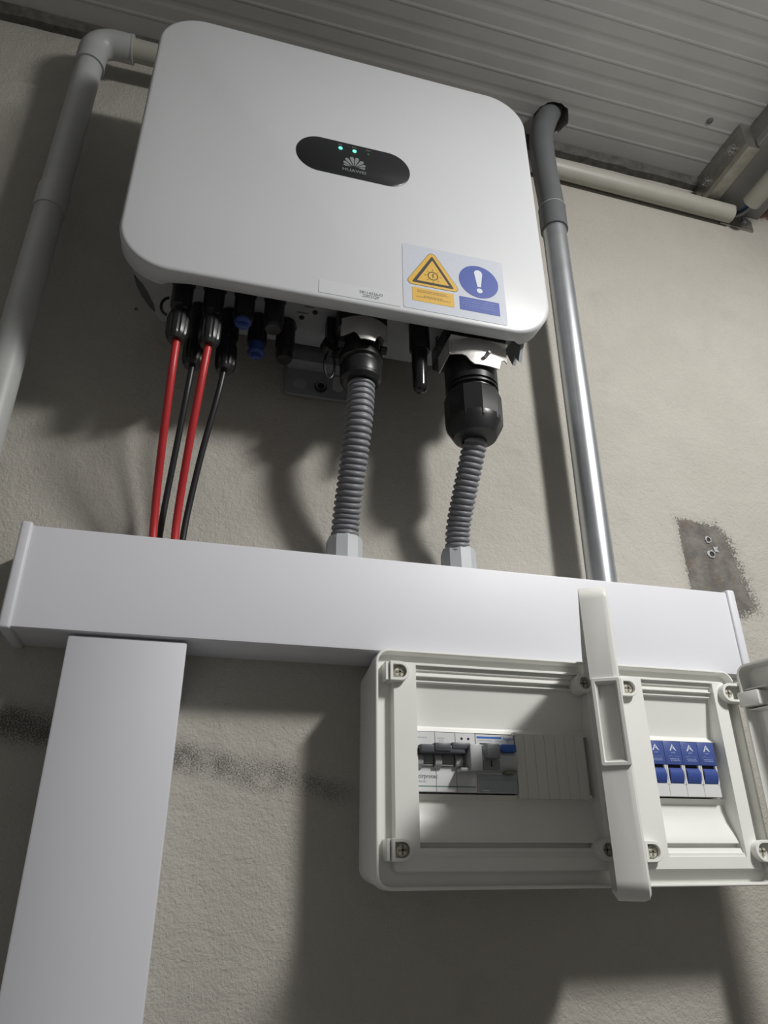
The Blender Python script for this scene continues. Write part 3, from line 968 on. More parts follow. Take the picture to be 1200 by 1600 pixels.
# ------------------------------------------------------------------ trunking
TR = thing('cable_trunking', 'long white horizontal cable trunking across the wall under the inverter', 'trunking', (0.197, -0.03, 1.7695), 'white cable trunking')
finish('channel', box(-0.1420, 0.5370, -0.0560, 0.0, 1.7705, 1.8560, 0.0012, 2), WHITE_TRUNK, TR)
bm = bmesh.new()
o = [(-0.0600, 1.7722), (-0.0597, 1.7702), (-0.0580, 1.7695), (-0.0480, 1.7695), (-0.0480, 1.7710), (-0.0565, 1.7712), (-0.0565, 1.8553), (-0.0480, 1.8555), (-0.0480, 1.8570), (-0.0580, 1.8570), (-0.0597, 1.8563), (-0.0600, 1.8543)]
extrude_x(o, -0.1395, 0.5345, bm)
finish('lid', bm, WHITE_TRUNK, TR)
for s, (a, b) in ((-1, (-0.1475, -0.1385)), (1, (0.5335, 0.5430))):
    bm = box(a, b, -0.0625, 0.0, 1.7678, 1.8592, 0.0022, 3)
    finish('end_cap', bm, WHITE_TRUNK, TR)
TV = thing('cable_trunking', 'white vertical cable trunking running down from the horizontal one', 'trunking', (-0.05, -0.03, 1.0), 'white cable trunking')
finish('channel', box(-0.0945, -0.0065, -0.0520, 0.0, 0.3, 1.7688, 0.0012, 2), WHITE_TRUNK, TV)
o = [(-0.0965, -0.0533), (-0.0962, -0.0548), (-0.0948, -0.0556), (-0.0062, -0.0556), (-0.0048, -0.0548), (-0.0045, -0.0533), (-0.0045, -0.0440), (-0.0060, -0.0440), (-0.0062, -0.0521), (-0.0948, -0.0521), (-0.0950, -0.0440), (-0.0965, -0.0440)]
finish('lid', rings([[(x, y, 0.3) for x, y in o], [(x, y, 1.7665) for x, y in o]]), WHITE_TRUNK, TV)

# ------------------------------------------------------------------ distribution box
BX = thing('distribution_box', 'white plastic distribution box with two open doors below the trunking', 'box', (0.33, -0.03, 1.584))
BX0, BX1, BZ0, BZ1 = 0.1515, 0.5090, 1.5840, 1.7688
RIMY, FLOORY, PLY = -0.0725, -0.0640, -0.0725
OPL = (0.1870, 0.3490)
OPR = (0.4060, 0.4830)
OZ0, OZ1 = 1.6065, 1.7560
loops = []
for y, ins in ((0.0, 0.004), (-0.010, 0.0035), (-0.055, 0.0005), (-0.0555, 0.0)):
    loops.append([(x, y, z) for x, z in rrect(BX0 + ins, BX1 - ins, BZ0 + ins, BZ1 - ins, 0.012, 8)])
# outer shell and rim
for y, ins in ((RIMY + 0.0008, 0.0), (RIMY, 0.0007), (RIMY, 0.0018), (RIMY + 0.0006, 0.0024), (FLOORY, 0.0032)):
    loops.append([(x, y, z) for x, z in rrect(BX0 + ins, BX1 - ins, BZ0 + ins, BZ1 - ins, max(0.012 - ins, 0.004), 8)])
finish('shell', rings(loops, True, False), WHITE_BOX, BX)
# channel floor + raised plateau with two openings (built as strips around the openings)
PX0, PX1, PZ0, PZ1 = 0.1665, 0.4965, 1.5965, 1.7580


def grid_plate(xs, zs, holes, y):
    bm = bmesh.new()
    V = {}
    for i, x in enumerate(xs):
        for j, z in enumerate(zs):
            V[i, j] = bm.verts.new((x, y, z))
    for i in range(len(xs) - 1):
        for j in range(len(zs) - 1):
            mx, mz = (xs[i] + xs[i + 1]) / 2, (zs[j] + zs[j + 1]) / 2
            if any(a < mx < b and c < mz < d for a, b, c, d in holes):
                continue
            bm.faces.new((V[i, j], V[i + 1, j], V[i + 1, j + 1], V[i, j + 1]))
    return bm


def wall_loop(bm, x0, x1, z0, z1, ya, yb):
    rings([[(x0, ya, z0), (x1, ya, z0), (x1, ya, z1), (x0, ya, z1)], [(x0, yb, z0), (x1, yb, z0), (x1, yb, z1), (x0, yb, z1)]], False, False, bm)


cf = finish('cover_floor', rings([[(x, FLOORY, z) for x, z in rrect(BX0 + 0.0030, BX1 - 0.0030, BZ0 + 0.0030, BZ1 - 0.0030, 0.009, 8)],
                                  [(x, FLOORY, z) for x, z in rrect(PX0, PX1, PZ0, PZ1, 0.003, 8)]], False, False), WHITE_BOX, BX)
bm = rings([[(x, FLOORY, z) for x, z in rrect(PX0, PX1, PZ0, PZ1, 0.003, 8)], [(x, PLY + 0.0008, z) for x, z in rrect(PX0, PX1, PZ0, PZ1, 0.003, 8)],
            [(x, PLY, z) for x, z in rrect(PX0 + 0.0008, PX1 - 0.0008, PZ0 + 0.0008, PZ1 - 0.0008, 0.0022, 8)]], False, False)
# front face of the plateau: outline minus openings
outer = rrect(PX0 + 0.0008, PX1 - 0.0008, PZ0 + 0.0008, PZ1 - 0.0008, 0.0022, 8)
g = grid_plate([PX0 + 0.0008, OPL[0], OPL[1], OPR[0], OPR[1], PX1 - 0.0008], [PZ0 + 0.0008, OZ0, OZ1, PZ1 - 0.0008], [(OPL[0], OPL[1], OZ0, OZ1), (OPR[0], OPR[1], OZ0, OZ1)], PLY)
merge(bm, g)
for a, b in (OPL, OPR):
    wall_loop(bm, a, b, OZ0, OZ1, PLY, -0.050)
finish('inner_frame', bm, WHITE_BOX, BX, smooth=30)
# concave inserts inside each opening, with slots for the modules
SZ0, SZ1 = 1.6535, 1.7030
TOPP = [(-0.0690, 1.7562), (-0.0690, 1.7525), (-0.0672, 1.7518), (-0.0672, 1.7488), (-0.0690, 1.7484), (-0.0690, 1.7474), (-0.0630, 1.7470), (-0.0630, 1.7446), (-0.0668, 1.7442), (-0.0668, 1.7432),
        (-0.0625, 1.7424), (-0.0580, 1.7200), (-0.0560, 1.7078), (-0.0565, 1.7066), (-0.0612, SZ1), (-0.0480, SZ1)]
BOTP = [(-0.0480, SZ0), (-0.0610, SZ0), (-0.0560, 1.6490), (-0.0560, 1.6440), (-0.0590, 1.6340), (-0.0640, 1.6250), (-0.0668, 1.6190), (-0.0672, 1.6172), (-0.0620, 1.6168), (-0.0620, 1.6138), (-0.0680, 1.6132), (-0.0690, 1.6100), (-0.0712, 1.6092), (-0.0712, 1.6062)]
for (a, b), (s0, s1) in ((OPL, (0.1862, 0.3405)), (OPR, (0.4045, 0.4785))):
    bm = extrude_x(TOPP + [(-0.046, 1.7562)], a - 0.0005, b + 0.0005)
    extrude_x(BOTP + [(-0.046, 1.6062)], a - 0.0005, b + 0.0005, bm)
    if b - s1 > 0.001:
        extrude_x([(-0.0560, SZ0 - 0.003), (-0.0560, SZ1 + 0.004), (-0.046, SZ1 + 0.004), (-0.046, SZ0 - 0.003)], s1, b + 0.0005, bm)
    fr = finish('module_window', bm, WHITE_BOX, BX, smooth=25)
    # DIN rail and dark inside behind the modules
    finish('din_rail', box(a + 0.001, b - 0.001, -0.0475, -0.0440, 1.664, 1.692, 0.0005, 1), ZINC, BX)
    finish('inside_back', box(a - 0.002, b + 0.002, -0.0440, -0.0420, OZ0 - 0.002, OZ1 + 0.002), DARK, BX, smooth=0)


def cross_screw(parent, x, y, z, r=0.0052):
    s = finish('cover_screw', lathe([(r, 0.0), (r, 0.0022), (r * 0.82, 0.0030), (0.0, 0.0033)], (x, y, z), (0, -1, 0), 18), CREAM, parent)
    bm = box(x - r * 0.72, x + r * 0.72, y - 0.0036, y - 0.0028, z - r * 0.16, z + r * 0.16)
    box(x - r * 0.16, x + r * 0.16, y - 0.0036, y - 0.0028, z - r * 0.72, z + r * 0.72, 0, 1, bm)
    finish('cross_slot', bm, SCREW_SLOT, s, smooth=0)
    return s


def d_ring(cx, cz, r, xl, yf, yb, wall=0.0022, side=1, bm=None):
    """tab with a rounded end on one side; open pocket for the screw."""
    def outl(rr, xe):
        p = [(cx + side * rr * math.cos(a), cz + rr * math.sin(a)) for a in [math.radians(-90 + 180 * k / 12) for k in range(13)]]
        return p + [(xe, cz + rr), (xe, cz - rr)]
    A, B = outl(r, xl), outl(r - wall, xl + side * wall)
    L_ = [[(x, yb, z) for x, z in A], [(x, yf + 0.0004, z) for x, z in A], [(x, yf, z) for x, z in outl(r - 0.0004, xl + side * 0.0004)], [(x, yf, z) for x, z in B], [(x, yb, z) for x, z in B]]
    return rings(L_ + [L_[0]], False, False, bm)


# latch tabs at the left side of each door opening (screw under a D pocket)
for (x, z, xl) in ((0.1715, 1.7487, 0.1625), (0.1715, 1.6118, 0.1625), (0.3890, 1.7462, 0.3805), (0.3885, 1.6105, 0.3800)):
    bm = d_ring(x, z, 0.0082, xl, -0.0790, -0.0640, 0.0026, 1)
    box(xl - 0.0035, xl - 0.0010, -0.0770, -0.0640, z - 0.0078, z + 0.0078, 0.0003, 1, bm)
    box(xl - 0.002, xl + 0.003, -0.0740, -0.0640, z - 0.0070, z + 0.0070, 0, 1, bm)
    t = finish('latch_tab', bm, WHITE_BOX, BX)
    finish('pocket_floor', prism(rrect(xl + 0.0008, x + 0.0070, z - 0.0070, z + 0.0070, 0.003, 4), -0.0728, -0.0640), CREAM, t)
    cross_screw(t, x + 0.0004, -0.0726, z, 0.0048)
# hinge rings on the right side of each opening
for (x, z, arm) in ((0.3435, 1.7475, 0), (0.3460, 1.6118, 0), (0.4965, 1.7466, 1), (0.4965, 1.6108, 1)):
    bm = ringflat(x, z, 0.0054, 0.0086, -0.0800, -0.0640, 28)
    if arm:
        bm = d_ring(x, z, 0.0088, x + 0.018, -0.0800, -0.0690, 0.0024, -1)
    t = finish('hinge_ring', bm, WHITE_BOX, BX)
    finish('ring_floor', prism(circle(x, z, 0.0060, 20) if not arm else rrect(x - 0.0066, x + 0.016, z - 0.0066, z + 0.0066, 0.004, 4), -0.0735, -0.0640), WHITE_BOX, t)
    cross_screw(t, x, -0.0732, z, 0.0046)


def bool_cut(o, cut):
    """carve cut out of o (both given in o's local frame) and drop the cutter."""
    t = bpy.data.objects.new('carve_tmp', o.data)
    C.objects.link(t)
    md = t.modifiers.new('cut', 'BOOLEAN')
    md.operation = 'DIFFERENCE'
    md.object = cut
    md.solver = 'EXACT'
    bpy.context.view_layer.update()
    me = bpy.data.meshes.new_from_object(t.evaluated_get(bpy.context.evaluated_depsgraph_get()))
    bpy.data.objects.remove(t)
    bpy.data.objects.remove(cut)
    for p in me.polygons:
        p.use_smooth = True
    me.set_sharp_from_angle(angle=math.radians(35))
    o.data = me


def door(name, W_, H_, t, hinge, z0, phi, handle, label):
    """shallow tray lid. local u: away from hinge (-x when closed), v: outwards (-y when closed)."""
    # build closed with hinge at origin: u -> -x, v -> -y
    def P(u, v, z):
        return (-u, -v, z)
    r = 0.011
    o0 = rrect(0, W_, 0, H_, r, 8)
    th = 0.0022

    def ol(ins):
        return rrect(ins, W_ - ins, ins, H_ - ins, max(r - ins, 0.003), 8)
    L_ = [[P(u, 0.0, z) for u, z in ol(0.0003)], [P(u, t - 0.004, z) for u, z in ol(0.0)], [P(u, t - 0.0012, z) for u, z in ol(0.0010)], [P(u, t, z) for u, z in ol(0.0035)]]
    inner = [[P(u, t - th, z) for u, z in ol(0.0060)], [P(u, t - th - 0.002, z) for u, z in ol(th + 0.0006)], [P(u, 0.0, z) for u, z in ol(th)]]
    bm = bmesh.new()
    rings(L_, False, True, bm)
    rings(inner, True, False, bm)
    rings([L_[0], inner[2]], False, False, bm)
    d = bpy.data.objects
    o = finish(name, bm, WHITE_BOX, BX, raw=True, label=label)
    o.location = Vector((hinge[0], hinge[1], z0)) - OFF[BX]
    o.rotation_euler = (0, 0, phi)
    if handle:
        # open the edge wall where the finger pocket goes
        za, zb = handle
        cut = finish('cutter_tmp', box(-W_ - 0.004, -W_ + 0.006, -t + 0.0042, -0.0042, za + 0.0038, zb - 0.0038), WHITE_BOX, raw=True)
        bool_cut(o, cut)
        # raised grip with rectangular finger pocket on the free edge (faces -x locally)
        xo = -W_
        bm = bmesh.new()
        v0, v1 = 0.0002, t - 0.0004

        def q(ins, x):
            return [(x, -a, b) for a, b in rrect(v0 + ins, v1 - ins, za + ins, zb - ins, max(0.0016 - ins, 0.0006), 4)]
        rings([q(0, xo + 0.004), q(0, xo - 0.0008), q(0.0004, xo - 0.0012), q(0.0022, xo - 0.0012), q(0.0030, xo - 0.0002), q(0.0036, xo + 0.0115)], True, True, bm)
        finish('finger_grip', bm, WHITE_BOX, o, raw=True)
        # pocket body behind the edge
        bm = box(-W_ + 0.0117, -W_ + 0.0130, -v1 + 0.001, -v0 - 0.0002, za + 0.001, zb - 0.001)
        finish('grip_backing', bm, WHITE_BOX, o, raw=True, smooth=0)
    else:
        # hinge arms of the door
        for z in (0.0215, 0.157):
            bm = box(-0.0185, 0.003, -t + 0.002, 0.0012, z - 0.0068, z + 0.0068, 0.0012, 2)
            box(-0.026, -0.001, -t + 0.002, -0.004, z - 0.0100, z - 0.0088, 0.0004, 1, bm)
            box(-0.026, -0.001, -t + 0.002, -0.004, z + 0.0088, z + 0.0100, 0.0004, 1, bm)
            finish('hinge_arm', bm, WHITE_BOX, o, raw=True)
    return o


door('door', 0.1986, 0.1925, 0.0188, (0.3490, -0.0705), 1.5813, math.radians(60.3), (0.0735, 0.1275), 'left door seen edge-on, swung out towards the viewer, with finger grip')
door('door', 0.1330, 0.1890, 0.0200, (0.5055, -0.0810), 1.5828, math.radians(105), None, 'right door swung open to the right')

# ------------------------------------------------------------------ modules
YF = -0.0640
YB = -0.0470
MZ0, MZ1 = 1.6548, 1.7020


def small_lines(parent, name, rows, y, m, h=0.0006):
    for x0_, x1_, z in rows:
        bm = bmesh.new()
        x = x0_
        while x < x1_:
            w = random.uniform(0.0007, 0.0018)
            prism([(x, z - h), (min(x + w, x1_), z - h), (min(x + w, x1_), z + h), (x, z + h)], y - 0.00008, y + 0.0001, bm)
            x += w + 0.0005
        finish(name, bm, m, parent, smooth=0)


SP = thing('surge_protector', 'three-module white device with dark grey joined levers and a green line', 'protector', (0.214, -0.055, MZ0))
X0 = 0.1868
PW = 0.01805
for i in range(3):
    a = X0 + PW * i
    md = finish('module_body', box(a + 0.00015, a + PW - 0.00015, YF, YB, MZ0, MZ1, 0.0003, 1), MOD_WHITE, SP)
    finish('lever_well', box(a + 0.0015, a + PW - 0.0015, YF - 0.0003, YF + 0.003, 1.6745, 1.6888), MOD_DGREY, md, smooth=0)
    # light rocker wheels
    bm = lathe([(0.0062, -0.0028), (0.0062, 0.0028)], (a + (0.003 if i == 0 else 0.0012), YF + 0.0005, 1.6790), (1, 0, 0), 18)
    finish('rocker_wheel', bm, MOD_LGREY, md)
    finish('well_sill', box(a + 0.004, a + PW - 0.003, YF - 0.0022, YF, 1.6748, 1.6762, 0.0003, 1), MOD_WHITE, md)
    finish('lever_shade', box(a + 0.0048, a + PW - 0.0028, YF - 0.0035, YF, 1.6765, 1.6840, 0.0008, 2), MOD_GREY, md)
lv = finish('joined_lever', box(X0 + 0.0012, X0 + 2.25 * PW, YF - 0.0120, YF - 0.002, 1.6835, 1.6905, 0.0014, 3), MOD_DGREY, SP, label='dark grey joined lever bar')
finish('lever_bridge', box(X0 + 0.0135, X0 + 0.0275, YF - 0.0130, YF - 0.004, 1.6852, 1.6918, 0.0008, 2), MOD_DGREY, lv)
finish('lever_groove', box(X0 + 0.0140, X0 + 0.0270, YF - 0.01305, YF - 0.012, 1.6872, 1.6876), DARK, lv, smooth=0)
finish('lever_end', box(X0 + 0.0285, X0 + 0.0450, YF - 0.0128, YF - 0.001, 1.6872, 1.6925, 0.0010, 2), MOD_DGREY, lv)
ac = finish('trip_actuator', box(X0 + 0.0430, X0 + 0.0535, YF - 0.0160, YF - 0.0, 1.6700, 1.6912, 0.0010, 2), MOD_LGREY, SP)
finish('actuator_foot', box(X0 + 0.0355, X0 + 0.0440, YF - 0.0125, YF - 0.0, 1.6700, 1.6728, 0.0006, 2), MOD_LGREY, ac)
for dx in (0.0420, 0.0480):
    finish('test_hole', prism(circle(X0 + dx, 1.6975, 0.0011, 14), YF - 0.00012, YF + 0.0002), DARK, SP, smooth=0)
text('brand_lettering', 'cirprotec', 0.0047, X0 + 0.0026, YF - 0.0001, 1.6668, PRINT_GREY, SP, align='LEFT', xs=0.96)
small_lines(SP, 'small_print', ((X0 + 0.0028, X0 + 0.0095, 1.6628),), YF, PRINT_FAINT, 0.0007)
small_lines(SP, 'rating_print', ((X0 + 0.002, X0 + 0.011, 1.6975), (X0 + 0.0205, X0 + 0.0265, 1.6972), (X0 + 0.0215, X0 + 0.0255, 1.6952)), YF, PRINT_FAINT, 0.0005)
for i in range(3):
    finish('green_line', box(X0 + PW * i + (0.001 if i == 0 else 0.0), X0 + PW * (i + 1) - (0.0015 if i == 2 else 0.0002), YF - 0.0001, YF + 0.0002, 1.6588, 1.6595), GREEN_LINE, SP, smooth=0)

HG = thing('residual_current_breaker', 'two-module white breaker with blue stripe and blue test button', 'breaker', (0.2595, -0.055, MZ0))
HX = X0 + 3 * PW + 0.0004
HW = 0.0354
hb = finish('module_body', box(HX, HX + HW, YF, YB, MZ0, MZ1 - 0.0003, 0.0004, 1), MOD_WHITE, HG)
finish('blue_stripe', box(HX + 0.0012, HX + 0.0240, YF - 0.0001, YF + 0.0002, 1.6983, 1.7000), HAGER_BLUE, HG, smooth=0)
text('brand_lettering', 'hager', 0.0046, HX + 0.0298, YF - 0.0001, 1.6986, HAGER_BLUE, HG, shear=0.25, bold=0.0, xs=0.98)
small_lines(HG, 'rating_print', ((HX + 0.002, HX + 0.015, 1.6966), (HX + 0.018, HX + 0.025, 1.6966)), YF, PRINT_FAINT, 0.0005)
finish('indicator_slit', box(HX + 0.0035, HX + 0.0135, YF - 0.0002, YF + 0.0002, 1.6932, 1.6946), MOD_DGREY, HG, smooth=0)
# rounded front hump under the levers
bm = lathe([(0.0098, 0.0008), (0.0098, HW - 0.0008)], (HX, YF + 0.0030, 1.6800), (1, 0, 0), 26)
finish('front_hump', bm, MOD_LGREY, HG)
lvh = finish('switch_lever', box(HX + 0.0045, HX + 0.0165, YF - 0.0135, YF, 1.6805, 1.6925, 0.0012, 2), MOD_GREY, HG, label='grey switch lever')
finish('lever_slot', box(HX + 0.0030, HX + 0.0178, YF - 0.0072, YF, 1.6725, 1.6800), MOD_GREY, HG, smooth=0)
finish('slot_gap', box(HX + 0.0098, HX + 0.0106, YF - 0.0078, YF, 1.6745, 1.6795), DARK, HG, smooth=0)
finish('test_button', box(HX + 0.0200, HX + 0.0335, YF - 0.0085, YF, 1.6868, 1.6930, 0.0010, 2), HAGER_BLUE, HG, label='blue test button')
finish('button_recess', box(HX + 0.0185, HX + 0.0345, YF - 0.0030, YF, 1.6852, 1.6868), MOD_GREY, HG, smooth=0)
finish('side_slot', box(HX + 0.0225, HX + 0.0330, YF - 0.0064, YF, 1.6698, 1.6716), SCREW_SLOT, HG, smooth=0)
fl = finish('label_flap', box(HX + 0.0006, HX + HW - 0.0002, YF - 0.0012, YF, 1.6552, 1.6692, 0.0005, 2), MOD_FLAP, HG, label='clear blue-grey label flap')
finish('flap_edge', box(HX + 0.0010, HX + HW - 0.001, YF - 0.0014, YF - 0.001, 1.6648, 1.6650), MOD_GREY, fl, smooth=0)
finish('flap_tab', box(HX + 0.0030, HX + 0.0090, YF - 0.0020, YF - 0.001, 1.6560, 1.6570, 0.0002, 1), MOD_WHITE, fl)

BP = thing('blanking_plate', 'plain cream blanking strip with score lines beside the white breaker', 'blanking plate', (0.309, -0.055, 1.651))
FX0, FX1 = HX + HW + 0.0008, 0.3440
edges = [FX0, FX0 + 0.0085] + [FX0 + 0.0085 + (FX1 - FX0 - 0.0085) * k / 6 for k in range(1, 7)]
for a, b in zip(edges, edges[1:]):
    finish('strip', box(a + 0.00015, b - 0.00015, -0.0642, -0.0550, 1.6508, 1.7036, 0.0003, 1), FILLER_M, BP)
finish('backing', box(FX0, FX1, -0.0637, -0.0540, 1.6512, 1.7032), FILLER_M, BP, smooth=0)
finish('clip_corner', box(FX0 - 0.0012, FX0 + 0.0025, -0.0650, -0.060, 1.7015, 1.7045, 0.0004, 1), FILLER_M, BP)
finish('clip_corner', box(FX1 - 0.0010, FX1 + 0.0014, -0.0650, -0.055, 1.6515, 1.6545, 0.0004, 1), FILLER_M, BP)

# four blue-fronted single-pole modules
BXS = 0.4058
BPW = 0.0178
LBL = ['blue-topped breaker, first of four, half hidden by the edge-on door', 'blue-topped breaker, second of four from the edge-on door',
       'blue-topped breaker, third of four from the edge-on door', 'blue-topped breaker, last of four beside the right-hand open door']


def blue_module():
    t = thing('circuit_breaker', LBL[0], 'breaker', (BXS, -0.055, MZ0), 'row of four blue-topped breakers')
    a, b = BXS + 0.0001, BXS + BPW - 0.0001
    bm = box(a, b, YF, YB, MZ0, 1.6660, 0.0003, 1)
    finish('lower_body', bm, MOD_WHITE, t)
    finish('rear_body', box(a, b, YF + 0.0035, YB, 1.6655, MZ1 - 0.001), MOD_WHITE, t, smooth=0)
    finish('side_cheek', box(a, a + 0.0018, YF - 0.0004, YF + 0.004, 1.6650, 1.6835, 0.0003, 1), MOD_WHITE, t)
    finish('side_cheek', box(b - 0.0018, b, YF - 0.0004, YF + 0.004, 1.6650, 1.6835, 0.0003, 1), MOD_WHITE, t)
    finish('rocker_well', box(a + 0.0017, b - 0.0017, YF + 0.002, YF + 0.004, 1.6655, 1.6830), DARK, t, smooth=0)
    # curved blue rocker
    prof = [(YF + 0.003, 1.6662), (YF - 0.0004, 1.6662), (YF - 0.0020, 1.6690), (YF - 0.0028, 1.6725), (YF - 0.0024, 1.6762), (YF - 0.0006, 1.6788), (YF + 0.003, 1.6795)]
    finish('rocker', extrude_x(prof, a + 0.0021, b - 0.0021), ROCK_BLUE, t, label='blue rocker switch')
    top = finish('blue_front', box(a, b, YF - 0.0010, YF + 0.010, 1.6818, MZ1, 0.0004, 2), MOD_BLUE, t, label='blue upper front with white mark')
    yy = YF - 0.0010
    cx = (a + b) / 2 + 0.0004
    # white pointed mark: two legs and a notch
    zt, zb = 1.6996, 1.6938
    left = [(cx - 0.0004, zt), (cx + 0.0003, zt - 0.0012), (cx - 0.0014, zb + 0.0014), (cx - 0.0020, zb), (cx - 0.0036, zb)]
    finish('white_mark', prism(left[::-1], yy - 0.0001, yy + 0.0002), PRINT_WHITE, top, smooth=0)
    right = [(cx - 0.0002, zt), (cx + 0.0036, zb), (cx + 0.0022, zb + 0.0003), (cx + 0.0002, zb + 0.0022), (cx - 0.0010, zb + 0.0018), (cx + 0.0006, zb + 0.0034), (cx - 0.0001, zt - 0.0012)]
    finish('white_mark', prism(right[::-1], yy - 0.0001, yy + 0.0002), PRINT_WHITE, top, smooth=0)
    finish('mark_lettering', prism([(cx - 0.0022, 1.6918), (cx + 0.0018, 1.6918), (cx + 0.0022, 1.6926), (cx - 0.0022, 1.6926)], yy - 0.0001, yy + 0.0002), PRINT_PALE, top, smooth=0)
    sc = [(cx - 0.0062, 1.6888), (cx - 0.0045, 1.6886), (cx - 0.0030, 1.6894), (cx - 0.0020, 1.6902), (cx - 0.0022, 1.6884), (cx - 0.0008, 1.6890), (cx + 0.0006, 1.6886), (cx + 0.0014, 1.6892), (cx + 0.0022, 1.6886), (cx + 0.0034, 1.6891), (cx + 0.0044, 1.6886), (cx + 0.0058, 1.6890)]
    finish('script_lettering', tube([(x, yy, z) for x, z in sc], 0.00018, 5), PRINT_PALE, top)
    small_lines(top, 'small_print', ((cx - 0.0046, cx + 0.0052, 1.6868), (cx - 0.0040, cx + 0.0056, 1.6854)), yy, PRINT_PALE, 0.00045)
    return t


bm0 = blue_module()
for i in range(1, 4):
    c = copy_tree(bm0)
    c.location.x = bm0.location.x + BPW * i
    c['label'] = LBL[i]

# ------------------------------------------------------------------ pipes and conduits
MC = thing('metal_conduit', 'shiny galvanised steel conduit rising to a dark grey bend into the ceiling', 'conduit', (0.4075, -0.03, 1.857))
finish('steel_tube', tube([(0.4012, -0.0405, 1.8575), (0.4018, -0.0430, 2.0), (0.4023, -0.0490, 2.375)], 0.0154, 36), GALV, MC)
fb = finish('grey_bend', tube(catmull([(0.4023, -0.0490, 2.356), (0.4030, -0.0495, 2.406), (0.4000, -0.0510, 2.467), (0.3995, -0.0550, 2.528), (0.4120, -0.0530, 2.572), (0.4290, -0.047, 2.612)], 8), 0.0168, 32), GREY_PVC, MC)
finish('bend_collar', tube([(0.4022, -0.0489, 2.354), (0.4028, -0.0494, 2.393)], 0.0178, 36), GREY_PVC, MC)
finish('collar_ring', tube([(0.4028, -0.0494, 2.3925), (0.4028, -0.0494, 2.3935)], 0.0181, 36), PIPE_PVC, MC)

PP = thing('plastic_pipe', 'pale grey plastic pipe with an elbow, running along the wall top behind the inverter', 'pipe', (-0.2005, -0.028, 1.2))
ey, exx, ezz = -0.0420, -0.1967, 2.5195
finish('horizontal_pipe', tube([(-0.1600, ey, ezz), (-0.08, -0.0400, 2.5210), (0.10, -0.028, 2.5300), (0.40, -0.0150, 2.5300), (0.745, -0.0150, 2.5210)], 0.0136, 28), PIPE_CREAM, PP)
el = [(exx, ey, 2.4680), (exx, ey, 2.4950)]
for k in range(1, 9):
    a = math.radians(90 * k / 8)
    el.append((exx + 0.0236 * (1 - math.cos(a)), ey, 2.4950 + 0.0245 * math.sin(a)))
el.append((-0.1530, ey, ezz))
finish('elbow', tube(el, 0.0169, 28), PIPE_PVC, PP)
finish('elbow_rim', tube([(-0.1540, ey, ezz), (-0.1524, ey, ezz)], 0.0174, 28), PIPE_PVC, PP)
finish('elbow_rim', tube([(exx, ey, 2.4695), (exx, ey, 2.4670)], 0.0176, 28), PIPE_PVC, PP)
finish('vertical_pipe', tube([(exx, ey, 2.485), (exx, ey, 2.225)], 0.0149, 28), PIPE_PVC, PP)
finish('pipe_socket', tube([(exx, ey, 2.256), (exx, ey, 2.224)], 0.0163, 28), PIPE_PVC, PP)
finish('vertical_pipe', tube([(exx, ey, 2.233), (exx, ey, 2.00), (exx, ey, 1.2)], 0.0147, 28), PIPE_PVC, PP)

# ------------------------------------------------------------------ corner by the beam
bmn = thing('ceiling_beam', 'painted grey steel beam running out from the wall below the ceiling', 'beam', (0.76, -0.6, 2.543))
finish('beam_section', box(0.7190, 0.8150, -2.4, 0.0, 2.5440, CEIL, 0.002, 2), BEAM_M, bmn)
finish('beam_lip', box(0.7175, 0.7200, -2.4, -0.116, 2.5430, 2.5560, 0.0005, 1), BEAM_M, bmn)
AB = thing('angle_bracket', 'zinc angle bracket with two bolts fixing the ceiling beam', 'bracket', (0.705, -0.06, 2.543))
o = [(0.7000, 2.5880), (0.7000, 2.5460), (0.7030, 2.5400), (0.7230, 2.5400), (0.7230, 2.5430), (0.7195, 2.5432), (0.7195, 2.5880)]
finish('angle_plate', rings([[(x, -0.1130, z) for x, z in o], [(x, -0.0015, z) for x, z in o]]), ZINC, AB, smooth=20)
finish('torn_edge', box(0.6990, 0.7170, -0.016, -0.0015, 2.5400, 2.5520, 0.002, 2), BOLT_M, AB)
for y, z in ((-0.0890, 2.5610), (-0.0300, 2.5615)):
    b_ = finish('bolt', lathe([(0.0085, 0.0), (0.0085, 0.0014), (0.0055, 0.0016), (0.0055, 0.0058), (0.0045, 0.0066), (0, 0.0066)], (0.7000, y, z), (-1, 0, 0), 12), BOLT_M, AB)
P2 = thing('plastic_pipe', 'short pale grey plastic pipe running out under the beam', 'pipe', (0.752, -0.2, 2.50))
finish('pipe_run', tube([(0.7560, -0.0460, 2.5150), (0.7560, -0.70, 2.5150), (0.7560, -2.3, 2.5150)], 0.0140, 24), PIPE_CREAM, P2)
FP = thing('wall_flange', 'small bolted steel flange plate on the wall below the beam', 'plate', (0.765, -0.002, 2.512))
finish('flange_plate', prism([(0.7330, 2.5120), (0.7940, 2.5090), (0.7950, 2.5300), (0.7800, 2.5440), (0.7420, 2.5440)], -0.0035, 0.0), ZINC, FP, smooth=0)
finish('flange_bolt', lathe([(0.0085, 0.0), (0.0085, 0.0013), (0.0056, 0.0015), (0.0056, 0.0060), (0, 0.0064)], (0.7780, -0.0035, 2.5250), (0, -1, 0), 12), BOLT_M, FP)
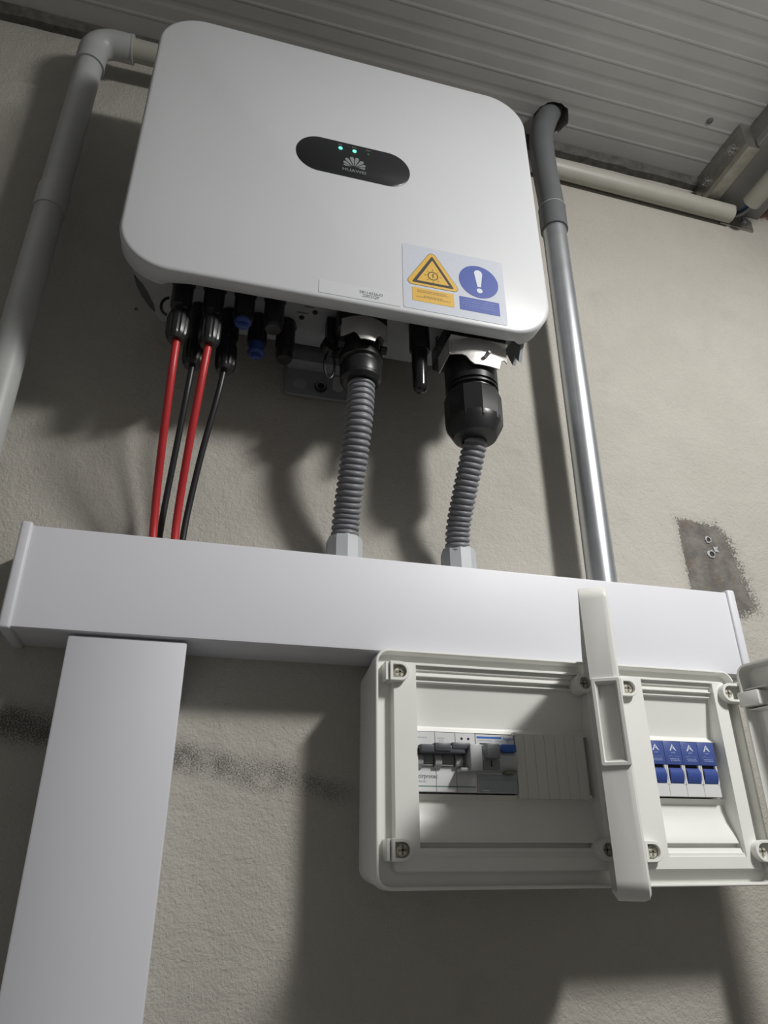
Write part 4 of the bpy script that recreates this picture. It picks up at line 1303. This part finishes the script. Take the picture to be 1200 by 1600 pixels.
for i, (m, dz, lab) in enumerate(((WIRE_BLUE, 0.003, 'dark blue wire bridging the gap between the two pipe ends'), (WIRE_GREY, -0.004, 'grey wire bridging the gap between the two pipe ends'), (BLACK_CABLE, -0.0005, 'thin black wire bridging the gap between the two pipe ends'))):
    oo = finish('electric_wire', tube(catmull([(0.7300, -0.0155, 2.5205 + dz), (0.7450, -0.0165, 2.5200 + dz), (0.7520, -0.026 - 0.001 * i, 2.5135 + dz), (0.7555 + 0.002 * i, -0.042, 2.5150 + dz), (0.7560 + 0.001 * i, -0.062, 2.5155 + dz)], 6), 0.0024, 8), m)
    tag(oo, lab, 'wire', 'wires bridging the pipe gap')

# wall plugs left in the cement patch
for (x, z, r, lab) in ((0.5785, 1.9475, 0.0042, 'empty wall plug, the upper one in the dark cement patch'), (0.5790, 1.9290, 0.0050, 'empty wall plug, the lower one in the dark cement patch')):
    t = thing('wall_plug', lab, 'wall plug', (x, -0.001, z - r), 'wall plugs in the cement patch')
    bm = bmesh.new()
    n = 14
    A = [(x + r * random.uniform(0.8, 1.35) * math.cos(2 * math.pi * k / n), z + r * random.uniform(0.85, 1.2) * math.sin(2 * math.pi * k / n)) for k in range(n)]
    B = [(x + r * 0.68 * math.cos(2 * math.pi * k / n), z + r * 0.68 * math.sin(2 * math.pi * k / n)) for k in range(n)]
    L_ = [[(p[0], 0.0, p[1]) for p in A], [(p[0], -0.0012, p[1]) for p in A], [(p[0], -0.0016, p[1]) for p in B], [(p[0], 0.0, p[1]) for p in B]]
    rings(L_ + [L_[0]], False, False, bm)
    finish('plug_ring', bm, PLUG_M, t)
    finish('plug_bore', prism(circle(x, z, r * 0.68, 12), -0.0004, 0.0), DARK, t, smooth=0)
pf = finish('plaster_flake', prism([(0.5840, 1.9330), (0.5905, 1.9320), (0.5880, 1.9365), (0.5905, 1.9405), (0.5865, 1.9385), (0.5830, 1.9395)], -0.0010, 0.0), PLUG_M, smooth=0)
tag(pf, 'small pale plaster flake beside the wall plugs in the cement patch', 'flake')
